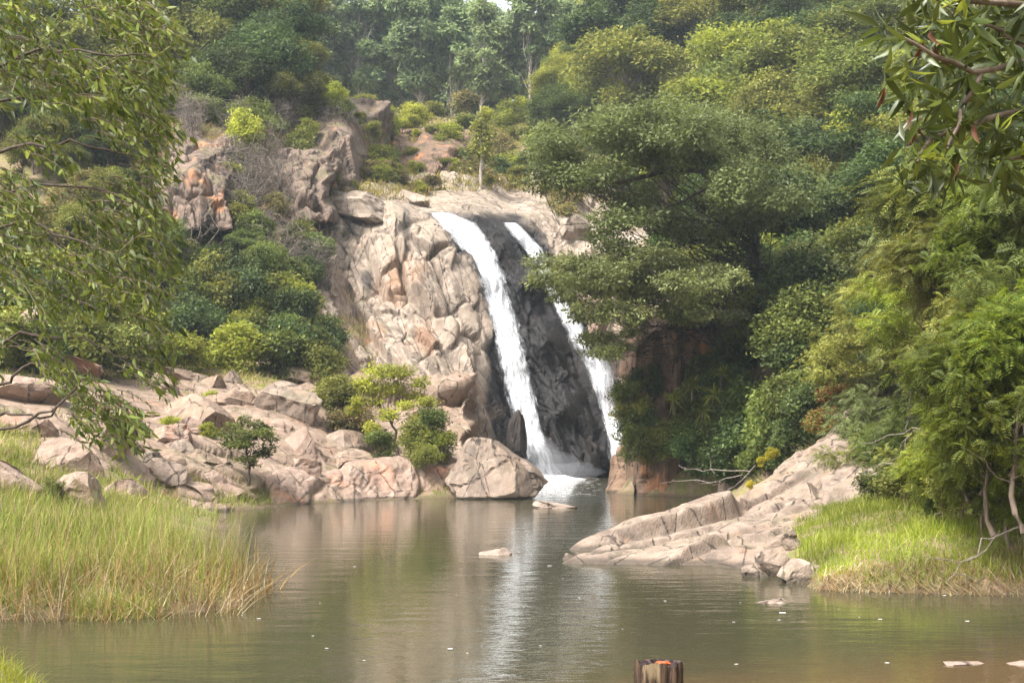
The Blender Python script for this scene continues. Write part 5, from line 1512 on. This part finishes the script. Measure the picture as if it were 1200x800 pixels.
# ------------------------------------------------------------------ near branch in the upper right corner
r = np.random.default_rng(909)
root = np.array([5.6, 7.6, 0.0]); root[2] = float(Hd(root[0], root[1])[0]) - 0.2
lt = empty('lance_leaved_tree', root, 0, 1.0, 'near tree whose glossy lance leaved branch hangs into the upper right corner', 'tree')
tm_ = MB(); tm_.tube(np.array([[5.6, 7.6, root[2]], [5.4, 7.7, 2.2], [5.1, 7.6, 4.2], [4.9, 7.5, 6.2]]), [0.2, 0.17, 0.13, 0.09], 9)
obj('trunk', tm_.mesh('lance_trunk', True, root), M['bark_brown'], lt)
lm2 = mesh_np('lance_leaf', *lance(np.zeros((1, 3)), np.array([[0, 0, 1.0]]), np.array([[0, 1.0, 0]]), np.array([1.0]), 0.21, -0.22, 0.30), True)
lm3 = mesh_np('withered_leaf', *lance(np.zeros((1, 3)), np.array([[0, 0, 1.0]]), np.array([[0, 1.0, 0]]), np.array([1.0]), 0.30, -0.45, 0.9), True)
BR = [((1290, 40, 7.6), (1210, 70, 7.4), (1150, 85, 7.2), (1100, 70, 7.0), (1050, 40, 6.9)), ((1290, 120, 7.6), (1200, 130, 7.4), (1140, 145, 7.2), (1090, 160, 7.1), (1075, 190, 7.0)), ((1290, -10, 7.6), (1200, 5, 7.3), (1120, 0, 7.1), (1060, -5, 7.0)), ((1290, 170, 7.5), (1220, 175, 7.4), (1180, 190, 7.3), (1160, 215, 7.2)), ((1150, 85, 7.2), (1130, 120, 7.1), (1120, 150, 7.05), (1110, 175, 7.0)), ((1210, 70, 7.4), (1180, 40, 7.3), (1150, 25, 7.2))]
LB = []
for L_ in BR:
    P_ = np.array([W(*a) for a in L_]); t = np.linspace(0, 1, 10); tt = np.linspace(0, 1, len(P_))
    ln = np.stack([np.interp(t, tt, P_[:, k]) for k in range(3)], -1); ln[1:-1] += r.normal(size=(8, 3)) * 0.008
    if L_[0][0] == 1290:
        zt = ln[0, 2] - 0.25; tx_ = np.interp(zt, [2.2, 4.2, 6.2], [5.4, 5.1, 4.9])
        ln = np.concatenate([[[tx_, 7.6, zt]], ln])
    b_ = MB(); b_.tube(ln, np.linspace(0.026 if L_[0][0] == 1290 else 0.016, 0.007, len(ln)), 6)
    LB.append((ln - root, obj('branch', b_.mesh('lance_branch', True, root), M['bark_brown'], lt)))
tips = [(1050, 40, 6.9), (1075, 60, 7), (1030, 30, 6.95), (1090, 30, 7), (1110, 60, 7), (1060, 90, 6.95), (1045, 75, 7), (1140, 30, 7.1), (1170, 55, 7.2), (1120, 5, 7), (1080, 0, 7), (1160, 5, 7.2), (1195, 20, 7.3), (1190, 90, 7.3), (1150, 100, 7.1), (1075, 190, 7), (1060, 165, 6.95), (1095, 180, 7), (1115, 170, 7), (1085, 150, 7.05), (1130, 140, 7.1), (1165, 150, 7.2), (1195, 140, 7.3), (1180, 195, 7.2), (1160, 215, 7.2), (1200, 180, 7.3), (1100, 120, 7.0), (1130, 90, 7.1)]
tips += [(float(r.uniform(1090, 1230)), float(r.uniform(-20, 215)), float(r.uniform(7.1, 7.9))) for _ in range(9)]
cntl = 0
for i, tpx in enumerate(tips):
    c = W(*tpx) - root
    main = unit(np.array([-0.5 + r.normal() * 0.4, -0.2 + r.normal() * 0.3, -0.15 + r.normal() * 0.5]))
    fresh = i % 4 == 1 or i in (15, 3)
    for k in range(8):
        ax = unit(main * 0.5 + unit(r.normal(size=3)) * 0.9 + np.array([0, 0, 0.25 if fresh else -0.35]))
        nn_ = unit(np.cross(ax, r.normal(size=3)) + np.array([0, 0, 0.8]))
        o = obj('leaf', lm2, M['leaf_lance_new'] if fresh and k < 6 else M['leaf_lance'], nearest(LB, c), loc=tuple(c - main * r.uniform(0, 0.07)))
        o.rotation_euler = frame(ax, nn_); s = r.uniform(0.12, 0.21) * (0.8 if fresh else 1); o.scale = (s, s, s); cntl += 1
Bq, Aq, Nq, Lq = [], [], [], []
for q_ in range(260):
    c = (W(r.uniform(1060, 1240), r.uniform(-30, 215), r.uniform(7.1, 8.8)) if q_ < 150 else W(r.uniform(1240, 1720), r.uniform(-260, 120), r.uniform(6.6, 8.8))) - root
    main = unit(r.normal(size=3) + np.array([-0.4, 0, -0.2]))
    ax = unit(main * 0.5 + unit(r.normal(size=(9, 3))) * 0.9 + np.array([0, 0, -0.25]))
    Bq.append(np.repeat(c[None], 9, 0) - main * r.uniform(0, 0.07, (9, 1))); Aq.append(ax); Nq.append(unit(np.cross(ax, r.normal(size=(9, 3))) + np.array([0, 0, 0.8]))); Lq.append(r.uniform(0.10, 0.20, 9))
V, F = lance(np.concatenate(Bq), np.concatenate(Aq), np.concatenate(Nq), np.concatenate(Lq), 0.21, -0.22, 0.3)
obj('crown', mesh_np('lance_crown', V, F, True), M['leaf_lance'], lt)['kind'] = 'stuff'
for i, (px, py, D_) in enumerate([(1068, 140, 7), (1074, 152, 6.98), (1066, 158, 7), (1078, 146, 7), (1072, 162, 7), (1037, 112, 6.98), (1090, 45, 7), (1082, 58, 7), (1096, 62, 7), (1120, 200, 7), (1142, 155, 7.1)]):
    o = obj('withered_leaf', lm3, M['leaf_wine'], nearest(LB, W(px, py - 10, D_) - root), loc=tuple(W(px, py - 10, D_) - root))
    o['label'] = 'withered dark red leaf'
    o.rotation_euler = frame(np.array([r.normal() * 0.2, r.normal() * 0.2, -1.0]), unit(r.normal(size=3))); s = r.uniform(0.09, 0.13); o.scale = (s, s, s)

# ------------------------------------------------------------------ weathered post at the near shore
t = NT('weathered split wood')
tc = t.N('TexCoord').outputs['Object']
g1 = t.noise(t.mapping(tc, (9, 9, 0.7)), 3.0, 5, 0.7); g2 = t.noise(t.mapping(tc, (1, 1, 0.25)), 9.0, 4)
c_ = t.mix(t.rng(g1, 0.40, 0.56), (0.018, 0.011, 0.010), (0.085, 0.055, 0.035))
c_ = t.mix(t.rng(g2, 0.57, 0.66, 0, 0.85), c_, (0.20, 0.15, 0.09))
M['post'] = t.done(t.bsdf(c_, 0.9, 0.15, g1, 0.9, 0.02))
t = NT('dark weathered end grain')
tc = t.N('TexCoord').outputs['Object']
g1 = t.noise(tc, 16, 5, 0.7)
M['post_top'] = t.done(t.bsdf(t.mix(t.rng(g1, 0.4, 0.65), (0.018, 0.012, 0.012), (0.085, 0.062, 0.055)), 0.95, 0.1, g1, 0.8, 0.02))
t = NT('orange bracket growth'); M['orange'] = t.done(t.bsdf((0.34, 0.075, 0.02), 0.6, 0.3))
top = W(772.5, 775, 8.0); rad = 29.5 * 8 / FPX
gz = float(Hd(top[0], top[1])[0]) - 0.1
po = empty('wooden_post', (top[0], top[1], gz), 0, 1.0, 'weathered split wooden post with an orange patch on top at the near shore', 'post')
k, rows = 96, 26
th = np.arange(k) * 2 * np.pi / k
hgt = top[2] - gz
groove = 0.10 * fbm(np.stack([np.cos(th) * 3.2, np.sin(th) * 3.2, th * 0], -1), 4, 71) + 0.06 * np.sin(th * 9 + 2 * np.sin(th * 2))
V = []
tophz = 0.018 * fbm(np.stack([np.cos(th) * 2, np.sin(th) * 2, th * 0], -1), 3, 72)
for j in range(rows):
    z = j / (rows - 1)
    rr_ = rad * (0.94 + groove + 0.02 * fbm(np.stack([np.cos(th) * 4, np.sin(th) * 4, np.full(k, z * 3)], -1), 2, 73)) * (1.04 - 0.04 * z)
    if j == rows - 1: rr_ = rr_ * 0.965
    V.append(np.stack([rr_ * np.cos(th), rr_ * np.sin(th), np.full(k, z * hgt) + (tophz if j >= rows - 2 else 0)], -1))
V = np.array(V)
i, j = np.meshgrid(np.arange(rows - 1), np.arange(k), indexing='ij'); j2 = (j + 1) % k
F = np.stack([i * k + j, i * k + j2, (i + 1) * k + j2, (i + 1) * k + j], -1).reshape(-1, 4)
obj('shaft', mesh_np('post_shaft', V.reshape(-1, 3), F, True), M['post'], po)
rings = []
for s_ in (1.0, 0.8, 0.55, 0.3, 0.02):
    p_ = V[-1].copy(); p_[:, :2] *= s_
    p_[:, 2] = V[-1][:, 2] - 0.035 * (1 - s_ ** 3) + 0.02 * fbm(np.stack([p_[:, 0] * 25, p_[:, 1] * 25, p_[:, 0] * 0], -1), 3, 74) * (1 if s_ < 1 else 0) - 0.001
    rings.append(p_)
rings = np.array(rings)
i, j = np.meshgrid(np.arange(4), np.arange(k), indexing='ij'); j2 = (j + 1) % k
F = np.stack([i * k + j, i * k + j2, (i + 1) * k + j2, (i + 1) * k + j], -1).reshape(-1, 4)
obj('end_grain', mesh_np('post_end', rings.reshape(-1, 3), F, True), M['post_top'], po)
for cx, cy, s_ in ((0.018, -0.02, 0.028), (0.045, 0.0, 0.022), (0.0, 0.015, 0.02)):
    Vb = boulder_verts(600 + int(cx * 1000), 3) * np.array([s_, s_ * 0.8, s_ * 0.55]) + np.array([cx, cy, hgt - 0.008])
    obj('orange_patch', mesh_np('orange_patch', Vb, ICO[3][1], True), M['orange'], po)

# ------------------------------------------------------------------ air: spray at the foot of the falls, haze over the valley
def volume_mat(name, col, dens):
    m = bpy.data.materials.new(name); m.use_nodes = True
    nt_ = m.node_tree; nt_.nodes.clear()
    o = nt_.nodes.new('ShaderNodeOutputMaterial'); v = nt_.nodes.new('ShaderNodeVolumePrincipled')
    v.inputs['Color'].default_value = (*col, 1); v.inputs['Density'].default_value = dens; v.inputs['Anisotropy'].default_value = 0.2
    nt_.links.new(v.outputs[0], o.inputs['Volume'])
    return m


hz = 150.0
hv = [(x, y, z) for z in (-4, hz) for x, y in ((-185, -30), (185, -30), (185, 470), (-185, 470))]
hm = mesh_np('haze', hv, [[3, 2, 1, 0], [4, 5, 6, 7], [0, 1, 5, 4], [1, 2, 6, 5], [2, 3, 7, 6], [3, 0, 4, 7]])
tag(obj('haze', hm, volume_mat('thin pale haze', (0.80, 0.92, 1.0), 0.00032)), kind='stuff')

for i, (px, py, D_, sx, sz, dn) in enumerate(((645, 548, 88.8, 1.8, 1.0, 0.16), (640, 540, 89.2, 1.0, 1.5, 0.16), (655, 553, 87.6, 2.8, 0.6, 0.16), (632, 545, 89.5, 0.9, 1.2, 0.25))):
    c = W(px, py, D_)
    V = ICO[3][0] * (1 + 0.25 * fbm(ICO[3][0] * 1.7 + i * 9, 3, 300 + i))[:, None] * np.array([sx, 1.1, sz]) + np.array([c[0], c[1], max(c[2], sz * 0.8)])
    tag(obj('spray', mesh_np('spray', V, ICO[3][1], True), volume_mat('water spray', (0.95, 0.96, 1.0), dn)), kind='stuff')

# ------------------------------------------------------------------ labels: things of one look told apart by their order from the left
from collections import defaultdict
same = defaultdict(list)
for o in COL.objects:
    if o.parent is None and 'label' in o and 'category' in o: same[o['label']].append(o)
ORD = ['leftmost', 'second from left', 'third from left', 'fourth from left', 'fifth from left', 'sixth from left', 'seventh from left', 'eighth from left', 'ninth from left', 'tenth from left', 'eleventh from left']
for lab, os_ in same.items():
    if 2 <= len(os_) <= 12:
        os_.sort(key=lambda o: o.location.x / max(o.location.y, 1))
        for k_, o in enumerate(os_):
            w_ = 'rightmost' if k_ == len(os_) - 1 else ORD[k_]
            if len((lab + ' ' + w_).split()) <= 16: o['label'] = '%s, %s' % (lab, w_)
            else: print('long', lab)
